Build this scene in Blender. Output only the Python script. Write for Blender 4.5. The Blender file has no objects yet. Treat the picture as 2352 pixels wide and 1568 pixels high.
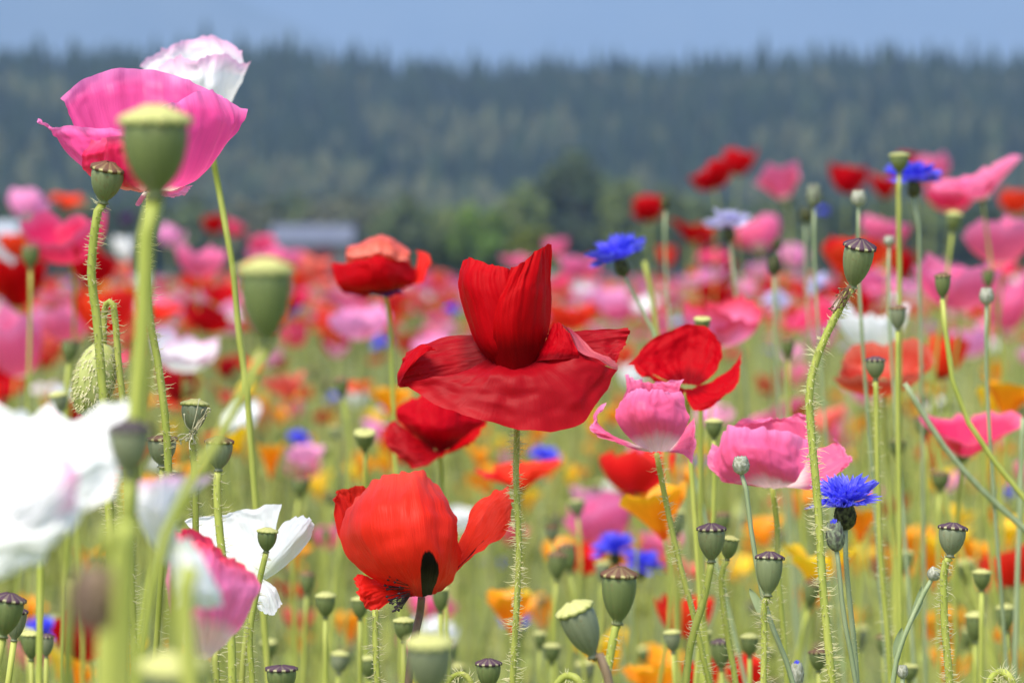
import bpy, math, random
import numpy as np
from mathutils import Vector, Matrix, Quaternion

random.seed(7)
rng = np.random.default_rng(11)
R = math.radians
S = bpy.context.scene
COL = S.collection

# ------------------------------------------------------------------ camera
CAM_H = 0.62                      # lens height above the soil
LENS = 120.0
F = LENS / 36.0 * 2352.0          # focal length in units of a 2352 px wide frame
HORIZON = 640.0                   # row of the horizon in that frame
D0 = 1.18                         # distance of the sharp poppy
PITCH = math.atan((784.0 - HORIZON) / F)
cd = bpy.data.cameras.new('camera')
cam = bpy.data.objects.new('camera', cd)
COL.objects.link(cam)
cam.location = (0, 0, CAM_H)
cam.rotation_euler = (math.pi / 2 - PITCH, 0, 0)
cd.lens = LENS
cd.sensor_width = 36.0
cd.clip_start = 0.02
cd.clip_end = 30000.0
cd.dof.use_dof = True
cd.dof.focus_distance = D0
cd.dof.aperture_fstop = 18.5
cd.dof.aperture_blades = 0
S.camera = cam

# ------------------------------------------------------------------ light
SUN_DIR = Vector((-0.34, -0.50, 0.95)).normalized()    # towards the sun
w = bpy.data.worlds.new('World')
S.world = w
w.use_nodes = True
wn = w.node_tree.nodes
sky = wn.new('ShaderNodeTexSky')
sky.sky_type = 'NISHITA'
sky.sun_disc = False
sky.sun_elevation = math.asin(SUN_DIR.z)
sky.sun_rotation = math.atan2(SUN_DIR.x, SUN_DIR.y)
sky.air_density = 1.0
sky.dust_density = 2.0
sky.ozone_density = 1.0
w.node_tree.links.new(sky.outputs[0], wn['Background'].inputs[0])
wn['Background'].inputs[1].default_value = 0.085
sd = bpy.data.lights.new('sun', 'SUN')
sd.energy = 1.5
sd.angle = R(26)
sd.color = (1.0, 0.94, 0.83)
so = bpy.data.objects.new('sun', sd)
COL.objects.link(so)
so.rotation_euler = SUN_DIR.to_track_quat('Z', 'Y').to_euler()
so.location = (0, 0, 50)
vs = S.view_settings
vs.view_transform = 'Standard'
vs.look = 'None'
vs.gamma = 1.0
vs.exposure = 1.88
vs.use_curve_mapping = False
S.cycles.use_denoising = True
S.cycles.max_bounces = 6
S.cycles.diffuse_bounces = 3
S.cycles.transmission_bounces = 5
S.cycles.glossy_bounces = 2
S.cycles.volume_bounces = 0
S.cycles.sample_clamp_indirect = 6.0
S.cycles.caustics_reflective = False
S.cycles.caustics_refractive = False


# ------------------------------------------------------------------ helpers
CP, SP_ = math.cos(PITCH), math.sin(PITCH)


def at(x, y, d):
    """point seen at column x, row y of the frame, d metres in front of the lens"""
    u = (x - 1176.0) / F
    v = (784.0 - y) / F
    return Vector((u * d, d * (CP + v * SP_), CAM_H + d * (v * CP - SP_)))


def mesh(name, V, Fc, mat=None, uv=None, smooth=True):
    m = bpy.data.meshes.new(name)
    m.from_pydata([tuple(p) for p in V], [], [tuple(f) for f in Fc])
    if uv is not None:
        l = m.uv_layers.new(name='UVMap')
        idx = np.empty(len(m.loops), dtype=np.int32)
        m.loops.foreach_get('vertex_index', idx)
        l.data.foreach_set('uv', np.asarray(uv, dtype=np.float32)[idx].ravel())
    if smooth:
        m.polygons.foreach_set('use_smooth', np.ones(len(m.polygons), dtype=bool))
    if mat is not None:
        m.materials.append(mat)
    m.update()
    return m


def link(name, data, parent=None, loc=None, mat=None):
    o = bpy.data.objects.new(name, data)
    COL.objects.link(o)
    if parent is not None:
        o.parent = parent
    if loc is not None:
        o.location = loc
    if mat is not None:
        o.material_slots[0].link = 'OBJECT'
        o.material_slots[0].material = mat
    return o


def tag(o, label, cat=None, group=None, kind=None):
    o['label'] = label
    if cat:
        o['category'] = cat
    if group:
        o['group'] = group
    if kind:
        o['kind'] = kind
    return o


def thing(name, loc, label, cat, group=None):
    o = bpy.data.objects.new(name, None)
    COL.objects.link(o)
    o.location = loc
    o.empty_display_size = 0.02
    return tag(o, label, cat, group)


def cr(P, n):
    """Catmull-Rom along axis 0"""
    P = np.asarray(P, float)
    k = len(P)
    if k == 2:
        t = np.linspace(0, 1, n).reshape((-1,) + (1,) * (P.ndim - 1))
        return P[0] * (1 - t) + P[1] * t
    Q = np.concatenate([[2 * P[0] - P[1]], P, [2 * P[-1] - P[-2]]])
    out = []
    for s in np.linspace(0, k - 1 - 1e-9, n):
        i = int(s)
        t = s - i
        a, b, c, d = Q[i], Q[i + 1], Q[i + 2], Q[i + 3]
        out.append(0.5 * (2 * b + (c - a) * t + (2 * a - 5 * b + 4 * c - d) * t * t + (3 * b - a - 3 * c + d) * t ** 3))
    return np.array(out)


def grid_faces(nv, nu, wrap=False):
    f = []
    for i in range(nv - 1):
        for j in range(nu if wrap else nu - 1):
            k = (j + 1) % nu
            f.append((i * nu + j, i * nu + k, (i + 1) * nu + k, (i + 1) * nu + j))
    return f


def tube(path, rad, ns=7):
    """path (n,3), rad (n,) -> V, F, UV"""
    path = np.asarray(path, float)
    n = len(path)
    T = np.gradient(path, axis=0)
    T /= np.linalg.norm(T, axis=1)[:, None] + 1e-12
    ref = np.array([0.0, 1.0, 0.0])
    V, UV = [], []
    for i in range(n):
        a = np.cross(T[i], ref)
        if np.linalg.norm(a) < 1e-3:
            a = np.cross(T[i], [1.0, 0, 0])
        a /= np.linalg.norm(a)
        b = np.cross(T[i], a)
        for j in range(ns):
            q = 2 * math.pi * j / ns
            V.append(path[i] + rad[i] * (math.cos(q) * a + math.sin(q) * b))
            UV.append((j / ns, i / (n - 1)))
    Fc = grid_faces(n, ns, True)
    Fc.append(tuple(range(ns))[::-1])
    Fc.append(tuple((n - 1) * ns + j for j in range(ns)))
    return V, Fc, UV


def lathe(prof, ns=20, ribs=0, amp=0.0):
    V, UV = [], []
    n = len(prof)
    for i, (r, z) in enumerate(prof):
        for j in range(ns):
            q = 2 * math.pi * j / ns
            rr = r * (1 + amp * math.cos(ribs * q)) if ribs else r
            V.append((rr * math.cos(q), rr * math.sin(q), z))
            UV.append((j / ns, i / (n - 1)))
    Fc = grid_faces(n, ns, True)
    Fc.append(tuple(range(ns))[::-1])
    Fc.append(tuple((n - 1) * ns + j for j in range(ns)))
    return V, Fc, UV


def frame(lean, pitch, spin=0.0):
    """axis z leaned right (deg, in the picture plane) and pitched towards the lens"""
    return (Matrix.Rotation(R(pitch), 3, 'X') @ Matrix.Rotation(R(lean), 3, 'Y') @ Matrix.Rotation(R(spin), 3, 'Z'))


def wob(u, v, ph, f1=5.0, f2=11.0):
    return (np.sin(f1 * u + ph[0] + 1.3 * v) * 0.55 + np.sin(f2 * u + ph[1] - 2.1 * v) * 0.3
            + np.sin(2.3 * f2 * u + ph[2]) * 0.15)


def vnoise(u, v, fu, fv, rg):
    """smooth value noise on a (nv, nu) grid"""
    G = rg.uniform(-1, 1, (int(fv) + 3, int(fu) + 3))
    U, V_ = np.broadcast_arrays(u * fu, v * fv)
    i, j = U.astype(int), V_.astype(int)
    a, b = U - i, V_ - j
    a, b = a * a * (3 - 2 * a), b * b * (3 - 2 * b)
    return (G[j, i] * (1 - a) + G[j, i + 1] * a) * (1 - b) + (G[j + 1, i] * (1 - a) + G[j + 1, i + 1] * a) * b


# ------------------------------------------------------------------ materials
def nodes_of(name):
    m = bpy.data.materials.new(name)
    m.use_nodes = True
    nt = m.node_tree
    nt.nodes.clear()
    out = nt.nodes.new('ShaderNodeOutputMaterial')
    return m, nt, out


def N(nt, t, **kw):
    n = nt.nodes.new(t)
    for k, v in kw.items():
        if k == 'op':
            n.operation = v
        else:
            n.inputs[int(k[1:])].default_value = v
    return n


def math_node(nt, op, a, b=None):
    n = nt.nodes.new('ShaderNodeMath')
    n.operation = op
    for i, q in enumerate((a, b)):
        if q is None:
            continue
        if isinstance(q, (int, float)):
            n.inputs[i].default_value = q
        else:
            nt.links.new(q, n.inputs[i])
    return n.outputs[0]


def mix_col(nt, fac, a, b, blend='MIX'):
    n = nt.nodes.new('ShaderNodeMix')
    n.data_type = 'RGBA'
    n.blend_type = blend
    for i, q in ((0, fac), (6, a), (7, b)):
        if isinstance(q, (int, float)):
            n.inputs[i].default_value = q
        elif isinstance(q, tuple):
            n.inputs[i].default_value = q if len(q) == 4 else (*q, 1)
        else:
            nt.links.new(q, n.inputs[i])
    return n.outputs[2]


def ramp(nt, fac, stops, interp='LINEAR'):
    n = nt.nodes.new('ShaderNodeValToRGB')
    cr_ = n.color_ramp
    cr_.interpolation = interp
    while len(cr_.elements) < len(stops):
        cr_.elements.new(0.5)
    for e, (p, c) in zip(cr_.elements, stops):
        e.position = p
        e.color = c if len(c) == 4 else (*c, 1)
    nt.links.new(fac, n.inputs[0])
    return n.outputs[0]


def scaled_noise(nt, coord, scale, nscale=1.0, detail=3.0):
    mp = nt.nodes.new('ShaderNodeMapping')
    mp.inputs['Scale'].default_value = scale
    nt.links.new(coord, mp.inputs[0])
    nz = nt.nodes.new('ShaderNodeTexNoise')
    nz.inputs['Scale'].default_value = nscale
    nz.inputs['Detail'].default_value = detail
    nt.links.new(mp.outputs[0], nz.inputs['Vector'])
    return nz.outputs[0]


def leafy(nt, out, color, trans=0.4, rough=0.5, spec=0.3, bump=None, bump_s=0.3, tcol=None, bump_d=0.001):
    p = nt.nodes.new('ShaderNodeBsdfPrincipled')
    p.inputs['Roughness'].default_value = rough
    p.inputs['Specular IOR Level'].default_value = spec
    t = nt.nodes.new('ShaderNodeBsdfTranslucent')
    mx = nt.nodes.new('ShaderNodeMixShader')
    mx.inputs[0].default_value = trans
    nt.links.new(color, p.inputs['Base Color'])
    nt.links.new(tcol if tcol is not None else color, t.inputs[0])
    if bump is not None:
        b = nt.nodes.new('ShaderNodeBump')
        b.inputs['Strength'].default_value = bump_s
        b.inputs['Distance'].default_value = bump_d
        nt.links.new(bump, b.inputs['Height'])
        nt.links.new(b.outputs[0], p.inputs['Normal'])
        nt.links.new(b.outputs[0], t.inputs['Normal'])
    nt.links.new(p.outputs[0], mx.inputs[1])
    nt.links.new(t.outputs[0], mx.inputs[2])
    nt.links.new(mx.outputs[0], out.inputs[0])
    return p


PETAL = {}


def petal_mat(name, base, mid, rim, blotch=None, base_end=0.14, trans=0.42, rough=0.42, streak=0.13, spec=0.25, rimw=0.1, bump=0.22, hue=0.010):
    m, nt, out = nodes_of(name + '_petal')
    uv = nt.nodes.new('ShaderNodeUVMap').outputs[0]
    sx = nt.nodes.new('ShaderNodeSeparateXYZ')
    nt.links.new(uv, sx.inputs[0])
    u, v = sx.outputs[0], sx.outputs[1]
    oi = nt.nodes.new('ShaderNodeObjectInfo')
    vein = scaled_noise(nt, uv, (19, 1.1, 1), 1.0, 4.0)
    fine = scaled_noise(nt, uv, (110, 3.0, 1), 1.0, 2.0)
    big = scaled_noise(nt, uv, (3.2, 2.4, 1), 1.0, 2.0)
    v2 = math_node(nt, 'ADD', v, math_node(nt, 'MULTIPLY', math_node(nt, 'SUBTRACT', vein, 0.5), 0.10))
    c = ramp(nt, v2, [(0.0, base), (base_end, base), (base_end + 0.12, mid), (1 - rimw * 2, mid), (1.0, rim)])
    f = math_node(nt, 'ADD', math_node(nt, 'MULTIPLY', math_node(nt, 'SUBTRACT', vein, 0.5), streak * 2.2),
                  math_node(nt, 'MULTIPLY', math_node(nt, 'SUBTRACT', big, 0.5), streak * 1.3))
    f = math_node(nt, 'ADD', f, math_node(nt, 'MULTIPLY', math_node(nt, 'SUBTRACT', fine, 0.5), streak * 0.8))
    hs = nt.nodes.new('ShaderNodeHueSaturation')
    nt.links.new(c, hs.inputs['Color'])
    nt.links.new(math_node(nt, 'ADD', math_node(nt, 'MULTIPLY', oi.outputs['Random'], hue), 0.5 - hue / 2), hs.inputs['Hue'])
    nt.links.new(math_node(nt, 'ADD', f, 1.0), hs.inputs['Value'])
    c = hs.outputs[0]
    if blotch is not None:
        du = math_node(nt, 'ABSOLUTE', math_node(nt, 'SUBTRACT', u, 0.60))
        e = math_node(nt, 'ADD', math_node(nt, 'POWER', math_node(nt, 'DIVIDE', du, blotch[1]), 2.0),
                      math_node(nt, 'POWER', math_node(nt, 'DIVIDE', v, blotch[2]), 2.0))
        e = math_node(nt, 'ADD', e, math_node(nt, 'MULTIPLY', math_node(nt, 'SUBTRACT', vein, 0.5), 0.7))
        mask = ramp(nt, e, [(0.0, (1, 1, 1)), (0.9, (1, 1, 1)), (1.0, (0, 0, 0))])
        c = mix_col(nt, mask, c, blotch[0])
    h = math_node(nt, 'ADD', vein, math_node(nt, 'MULTIPLY', fine, 0.6))
    leafy(nt, out, c, trans, rough, spec, h, bump, bump_d=0.0010)
    PETAL[name] = m
    return m


BLK = (0.004, 0.003, 0.004)
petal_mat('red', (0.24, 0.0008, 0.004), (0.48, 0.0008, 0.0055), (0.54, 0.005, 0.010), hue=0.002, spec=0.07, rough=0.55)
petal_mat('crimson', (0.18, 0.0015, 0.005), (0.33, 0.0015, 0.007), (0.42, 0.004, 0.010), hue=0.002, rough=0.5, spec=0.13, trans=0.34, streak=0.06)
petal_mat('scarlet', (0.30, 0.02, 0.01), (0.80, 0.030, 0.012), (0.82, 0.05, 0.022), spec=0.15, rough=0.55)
petal_mat('blotched', (0.55, 0.012, 0.006), (0.82, 0.036, 0.014), (0.84, 0.08, 0.045), hue=0.003, blotch=(BLK, 0.10, 0.44), base_end=0.03, rough=0.46, spec=0.2, bump=0.6)
petal_mat('salmon', (0.5, 0.06, 0.04), (0.80, 0.11, 0.08), (0.85, 0.22, 0.17))
petal_mat('rosered', (0.5, 0.05, 0.07), (0.60, 0.10, 0.12), (0.66, 0.18, 0.20))
petal_mat('brick', (0.30, 0.02, 0.01), (0.56, 0.035, 0.02), (0.74, 0.16, 0.11))
petal_mat('pink', (0.86, 0.60, 0.60), (0.84, 0.13, 0.29), (0.86, 0.24, 0.46))
petal_mat('pinkbowl', (0.90, 0.72, 0.60), (0.86, 0.09, 0.35), (0.88, 0.24, 0.58), base_end=0.02, trans=0.5, streak=0.16)
petal_mat('palepink', (0.88, 0.8, 0.72), (0.88, 0.30, 0.56), (0.88, 0.36, 0.62))
petal_mat('hotpink', (0.7, 0.3, 0.3), (0.80, 0.03, 0.13), (0.86, 0.14, 0.30))
petal_mat('rosewhite', (0.88, 0.88, 0.82), (0.88, 0.86, 0.87), (0.86, 0.46, 0.68), rimw=0.12)
petal_mat('rosestripe', (0.88, 0.80, 0.78), (0.86, 0.22, 0.46), (0.80, 0.045, 0.09), rimw=0.18, streak=0.4, base_end=0.2)
petal_mat('white', (0.84, 0.86, 0.72), (0.88, 0.88, 0.87), (0.89, 0.88, 0.89), streak=0.06, trans=0.32)
petal_mat('orange', (0.86, 0.13, 0.01), (0.92, 0.30, 0.008), (0.94, 0.42, 0.01), rough=0.35, streak=0.2)
petal_mat('yellow', (0.9, 0.34, 0.01), (0.93, 0.55, 0.015), (0.94, 0.66, 0.03), streak=0.15)
petal_mat('blue', (0.05, 0.04, 0.50), (0.11, 0.105, 0.90), (0.18, 0.18, 0.93), trans=0.3, base_end=0.05)
petal_mat('lilac', (0.25, 0.14, 0.45), (0.58, 0.55, 0.84), (0.72, 0.70, 0.88), trans=0.3)
petal_mat('violet', (0.02, 0.005, 0.03), (0.07, 0.012, 0.12), (0.10, 0.02, 0.16), trans=0.2)


def green_mat(name, a, b, scale=(30, 30, 6), trans=0.2, rough=0.5, spec=0.3, rnd=0.25):
    m, nt, out = nodes_of(name)
    tc = nt.nodes.new('ShaderNodeTexCoord').outputs['Object']
    nz = scaled_noise(nt, tc, scale, 8.0, 3.0)
    c = ramp(nt, nz, [(0.3, a), (0.7, b)])
    oi = nt.nodes.new('ShaderNodeObjectInfo').outputs['Random']
    hs = nt.nodes.new('ShaderNodeHueSaturation')
    nt.links.new(c, hs.inputs['Color'])
    nt.links.new(math_node(nt, 'ADD', math_node(nt, 'MULTIPLY', oi, rnd), 1 - rnd / 2), hs.inputs['Value'])
    leafy(nt, out, hs.outputs[0], trans, rough, spec, nz, 0.2)
    return m


M_STEM = green_mat('stem_green', (0.32, 0.37, 0.06), (0.45, 0.47, 0.11))
M_STEM_BROWN = green_mat('stem_purple_brown', (0.20, 0.13, 0.09), (0.30, 0.22, 0.12))
M_STEM_GREY = green_mat('stem_grey_green', (0.24, 0.31, 0.15), (0.36, 0.42, 0.24))
M_HAIR = green_mat('pale_hairs', (0.70, 0.68, 0.40), (0.78, 0.74, 0.52), trans=0.5)
M_BUD = green_mat('bud_green', (0.34, 0.38, 0.10), (0.46, 0.48, 0.18))
M_DARK = green_mat('dark_stamens', (0.01, 0.008, 0.015), (0.05, 0.03, 0.04), trans=0.0)
M_STAMEN = green_mat('cream_stamens', (0.55, 0.5, 0.3), (0.7, 0.66, 0.45), trans=0.1)
M_DRY = green_mat('dried_brown', (0.10, 0.05, 0.03), (0.20, 0.11, 0.06), trans=0.0)


def pod_mat(name, a, b):
    m, nt, out = nodes_of(name)
    uv = nt.nodes.new('ShaderNodeUVMap').outputs[0]
    st = scaled_noise(nt, uv, (26, 1.2, 1), 1.0, 3.0)
    tc = nt.nodes.new('ShaderNodeTexCoord').outputs['Object']
    bl = scaled_noise(nt, tc, (1, 1, 1), 160.0, 2.0)
    c = ramp(nt, st, [(0.3, a), (0.7, b)])
    c = mix_col(nt, math_node(nt, 'MULTIPLY', bl, 0.5), c, tuple(0.6 * x + 0.10 for x in b))
    sp = scaled_noise(nt, tc, (1, 1, 1), 9.0, 4.0)
    oi = nt.nodes.new('ShaderNodeObjectInfo').outputs['Random']
    scar = ramp(nt, math_node(nt, 'ADD', sp, math_node(nt, 'MULTIPLY', oi, 0.08)), [(0.62, (0, 0, 0)), (0.72, (1, 1, 1))])
    c = mix_col(nt, math_node(nt, 'MULTIPLY', scar, 0.55), c, (0.16, 0.12, 0.05))
    sx = nt.nodes.new('ShaderNodeSeparateXYZ')
    nt.links.new(uv, sx.inputs[0])
    ring = ramp(nt, sx.outputs[1], [(0.0, (1, 1, 1)), (0.16, (1, 1, 1)), (0.24, (0, 0, 0))])
    c = mix_col(nt, math_node(nt, 'MULTIPLY', ring, 0.6), c, (0.10, 0.09, 0.04))
    leafy(nt, out, c, 0.06, 0.48, 0.35, st, 0.25)
    return m


POD = [pod_mat('pod_grey_green', (0.11, 0.145, 0.048), (0.175, 0.21, 0.082)),
       pod_mat('pod_leaf_green', (0.075, 0.11, 0.018), (0.13, 0.17, 0.037)),
       pod_mat('pod_blue_green', (0.12, 0.15, 0.07), (0.20, 0.225, 0.125))]


def crown_mat(name, ray, gap):
    m, nt, out = nodes_of(name)
    uv = nt.nodes.new('ShaderNodeUVMap').outputs[0]
    sx = nt.nodes.new('ShaderNodeSeparateXYZ')
    nt.links.new(uv, sx.inputs[0])
    cs = math_node(nt, 'COSINE', math_node(nt, 'MULTIPLY', sx.outputs[0], 2 * math.pi * 11))
    nz = scaled_noise(nt, uv, (40, 6, 1), 1.0, 3.0)
    cs = math_node(nt, 'ADD', cs, math_node(nt, 'MULTIPLY', math_node(nt, 'SUBTRACT', nz, 0.5), 1.2))
    mask = ramp(nt, math_node(nt, 'ADD', math_node(nt, 'MULTIPLY', cs, 0.5), 0.5), [(0.25, gap), (0.5, ray)])
    inner = ramp(nt, math_node(nt, 'ADD', sx.outputs[1], math_node(nt, 'MULTIPLY', math_node(nt, 'SUBTRACT', nz, 0.5), 0.25)), [(0.55, (1, 1, 1)), (0.66, (0, 0, 0))])
    mask = mix_col(nt, inner, mask, mix_col(nt, 0.8, mask, ray))
    leafy(nt, out, mask, 0.05, 0.6, 0.2, cs, 0.4)
    return m


CROWN = {'purple': crown_mat('crown_purple', (0.075, 0.04, 0.06), (0.42, 0.40, 0.22)),
         'brown': crown_mat('crown_brown', (0.13, 0.065, 0.04), (0.42, 0.38, 0.16)),
         'yellow': crown_mat('crown_yellow', (0.46, 0.46, 0.17), (0.26, 0.29, 0.08)),
         'dark': crown_mat('crown_dark', (0.06, 0.045, 0.055), (0.20, 0.17, 0.14))}


def simple_mat(name, a, b, scale=3.0, rough=0.8, bump=0.0, stretch=(1, 1, 1)):
    m, nt, out = nodes_of(name)
    tc = nt.nodes.new('ShaderNodeTexCoord').outputs['Object']
    nz = scaled_noise(nt, tc, stretch, scale, 5.0)
    c = ramp(nt, nz, [(0.3, a), (0.7, b)])
    p = nt.nodes.new('ShaderNodeBsdfPrincipled')
    p.inputs['Roughness'].default_value = rough
    p.inputs['Specular IOR Level'].default_value = 0.2
    nt.links.new(c, p.inputs['Base Color'])
    if bump:
        b_ = nt.nodes.new('ShaderNodeBump')
        b_.inputs['Strength'].default_value = bump
        nt.links.new(nz, b_.inputs['Height'])
        nt.links.new(b_.outputs[0], p.inputs['Normal'])
    nt.links.new(p.outputs[0], out.inputs[0])
    return m


def attr_leaf_mat(name, trans=0.3, rough=0.6, spec=0.2):
    """colour of each single leaf, stem or tree comes from its own colour attribute"""
    m, nt, out = nodes_of(name)
    a = nt.nodes.new('ShaderNodeAttribute')
    a.attribute_name = 'tint'
    tc = nt.nodes.new('ShaderNodeTexCoord').outputs['Object']
    nz = scaled_noise(nt, tc, (1, 1, 0.3), 30.0, 2.0)
    hs = nt.nodes.new('ShaderNodeHueSaturation')
    nt.links.new(a.outputs[0], hs.inputs['Color'])
    nt.links.new(math_node(nt, 'ADD', math_node(nt, 'MULTIPLY', nz, 0.5), 0.75), hs.inputs['Value'])
    leafy(nt, out, hs.outputs[0], trans, rough, spec)
    return m


M_TINT = attr_leaf_mat('tinted_leaf', 0.25)
M_TREE = attr_leaf_mat('tinted_foliage', 0.2, 0.8, 0.1)


def fast_mesh(name, V, Fq, tint, mat, smooth=False):
    """V (n,3); Fq (m,k) faces of one size; tint (n,3)"""
    V = np.asarray(V, np.float32)
    Fq = np.asarray(Fq, np.int32)
    m = bpy.data.meshes.new(name)
    k = Fq.shape[1]
    m.vertices.add(len(V))
    m.vertices.foreach_set('co', V.ravel())
    m.loops.add(Fq.size)
    m.loops.foreach_set('vertex_index', Fq.ravel())
    m.polygons.add(len(Fq))
    m.polygons.foreach_set('loop_start', np.arange(0, Fq.size, k, dtype=np.int32))
    m.polygons.foreach_set('loop_total', np.full(len(Fq), k, np.int32))
    if smooth:
        m.polygons.foreach_set('use_smooth', np.ones(len(Fq), bool))
    m.update(calc_edges=True)
    a = m.color_attributes.new('tint', 'FLOAT_COLOR', 'POINT')
    t = np.ones((len(V), 4), np.float32)
    t[:, :3] = tint
    a.data.foreach_set('color', t.ravel())
    m.materials.append(mat)
    return m


# ------------------------------------------------------------------ the ground, hills and air
def ground_mat():
    m, nt, out = nodes_of('field_soil_and_leaves')
    tc = nt.nodes.new('ShaderNodeTexCoord').outputs['Object']
    a = scaled_noise(nt, tc, (1, 1, 1), 14.0, 6.0)
    b = scaled_noise(nt, tc, (1, 1, 1), 0.15, 3.0)
    c = ramp(nt, a, [(0.32, (0.06, 0.075, 0.02)), (0.55, (0.15, 0.18, 0.045)), (0.72, (0.26, 0.26, 0.08))])
    c = mix_col(nt, math_node(nt, 'MULTIPLY', b, 0.5), c, (0.16, 0.19, 0.06))
    p = nt.nodes.new('ShaderNodeBsdfPrincipled')
    p.inputs['Roughness'].default_value = 0.9
    nt.links.new(c, p.inputs['Base Color'])
    b_ = nt.nodes.new('ShaderNodeBump')
    b_.inputs['Strength'].default_value = 0.6
    b_.inputs['Distance'].default_value = 0.03
    nt.links.new(a, b_.inputs['Height'])
    nt.links.new(b_.outputs[0], p.inputs['Normal'])
    nt.links.new(p.outputs[0], out.inputs[0])
    return m


gm = mesh('ground', [(-4390, -240, 0), (4390, -240, 0), (4390, 12390, 0), (-4390, 12390, 0)], [(0, 1, 2, 3)], ground_mat(), smooth=False)
tag(link('ground', gm), 'flat leafy ground of the flower field', 'ground', kind='structure')


def fbm1(x, ph, f0):
    return sum(math.sin(x * f0 * 2.1 ** k + ph * (k + 1) * 1.7) / 1.9 ** k for k in range(5))


HILL0, HILL1 = 880.0, 1400.0


def hill_z(x, y):
    t = min(max((y - HILL0) / (HILL1 - HILL0), 0), 1)
    top = 81 + 3.0 * fbm1(x, 1.3, 0.012) - 4.0 * math.exp(-((x + 15) / 70) ** 2) + 5.0 * math.exp(-((x + 200) / 90) ** 2) + 5 * math.exp(-((x - 200) / 90) ** 2)
    z = top * (t ** 0.9) + 2.5 * math.sin(x * 0.021 + y * 0.01) * t * (1 - t) * 4
    if y > HILL1:
        z -= (y - HILL1) * 0.1
    return z


xs = np.linspace(-900, 900, 61)
ys = np.concatenate([[860], np.linspace(HILL0, HILL1 + 300, 22)])
V = [(x, y, hill_z(x, y) - (4 if y < HILL0 else 0.0)) for y in ys for x in xs]
M_HILL = simple_mat('forest_floor', (0.03, 0.045, 0.02), (0.07, 0.085, 0.035), 0.05)
tag(link('hill', mesh('hill', V, grid_faces(len(ys), len(xs)), M_HILL)), 'long low hill behind the field, covered by forest', 'hill', kind='structure')

M_MOUNT = simple_mat('mountain_forest', (0.03, 0.045, 0.04), (0.08, 0.09, 0.07), 0.004)


def mountain(y0, ridge, amp, seed, label):
    xs = np.linspace(-4200, 4200, 121)
    V = []
    rows = (0.0, 0.2, 0.45, 0.7, 0.9, 1.0)
    for t in rows:
        for x in xs:
            top = np.interp(x, [p[0] for p in ridge], [p[1] for p in ridge]) + amp * fbm1(x, seed, 0.004)
            V.append((x, y0 + t * 900 + 60 * fbm1(x, seed + t, 0.006) * t, top * t ** 1.15 - (3 if t == 0 else 0) + (amp * fbm1(x * 1.7, seed + 3 * t, 0.008) if 0 < t < 1 else 0)))
    tag(link('mountain', mesh('mountain', V, grid_faces(len(rows), len(xs)), M_MOUNT)), label, 'mountain', kind='structure')


mountain(8000, [(-4200, 1000), (-2000, 980), (-1000, 850), (-695, 728), (-370, 590), (0, 440), (700, 300), (4200, 300)], 10, 0.4, 'hazy mountain shoulder sloping down behind the forested hill')
mountain(11000, [(-4200, 1330), (0, 1250), (1500, 1290), (4200, 1350)], 18, 2.2, 'farthest mountain wall, faded to flat blue by the air')

# conifers on the hill, one mass
def forest():
    V, Fc, T = [], [], []
    off = 0
    pal = [(0.012, 0.027, 0.013), (0.022, 0.038, 0.016), (0.04, 0.055, 0.022), (0.075, 0.082, 0.036), (0.018, 0.032, 0.024)]
    n = 0
    ns = 8
    def tree(x, y, h, r, c, conifer):
        nonlocal off
        z0 = hill_z(x, y) - 0.5
        lv = 5 if conifer else 3
        for k in range(lv):
            if conifer:
                zb = z0 + h * (0.08 + 0.74 * k / lv)
                zt = min(z0 + h * (0.08 + 0.74 * k / lv) + h * 0.34, z0 + h)
                rr = r * (1 - 0.80 * k / lv)
            else:
                zb = z0 + h * (0.1 + 0.2 * k)
                zt = zb + h * 0.42
                rr = r * (1.5, 1.7, 1.2)[k]
            ph = random.random() * 6.28
            V.append((x + random.uniform(-.2, .2), y, zt))
            T.append(c)
            for j in range(ns):
                q = ph + 6.2832 * j / ns
                jr = rr * (random.uniform(0.62, 1.2))
                V.append((x + jr * math.cos(q), y + jr * math.sin(q), zb - random.uniform(0, 0.09) * h))
                T.append(tuple(0.8 * a for a in c) if j % 2 else c)
            for j in range(ns):
                Fc.append((off, off + 1 + j, off + 1 + (j + 1) % ns))
            off += ns + 1
    rows = np.linspace(HILL0 + 2, HILL1 + 30, 44)
    for i, y in enumerate(rows):
        hw = 0.235 * y
        step = 7.5
        for x in np.arange(-hw, hw, step):
            px = x + random.uniform(-3.5, 3.5)
            py = y + random.uniform(-6, 6)
            clump = math.sin(px * 0.045 + 1.7 * math.sin(py * 0.02)) + math.sin(px * 0.013 + py * 0.031)
            con = random.random() < (0.93 if clump > -0.1 or i > 36 else 0.25) * (0.55 if i < 14 else 1.0)
            h = random.uniform(11, 17) if con else random.uniform(8, 12)
            if i > 38:
                h *= random.uniform(0.8, 1.15)
                if random.random() < 0.16:
                    h *= random.uniform(1.1, 1.3)
            c = pal[random.choice((0, 0, 1, 1, 4))] if con else pal[random.choice((2, 3, 3))]
            s = random.uniform(0.75, 1.3)
            tree(px, py, h, random.uniform(2.6, 3.8) * (h / 14.0) ** 0.8, tuple(a * s for a in c), con)
    return fast_mesh('forest', V, Fc, np.array(T), M_TREE)


tag(link('forest', forest()), 'dense dark conifer forest covering the hill behind the field', 'forest', kind='stuff')

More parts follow.
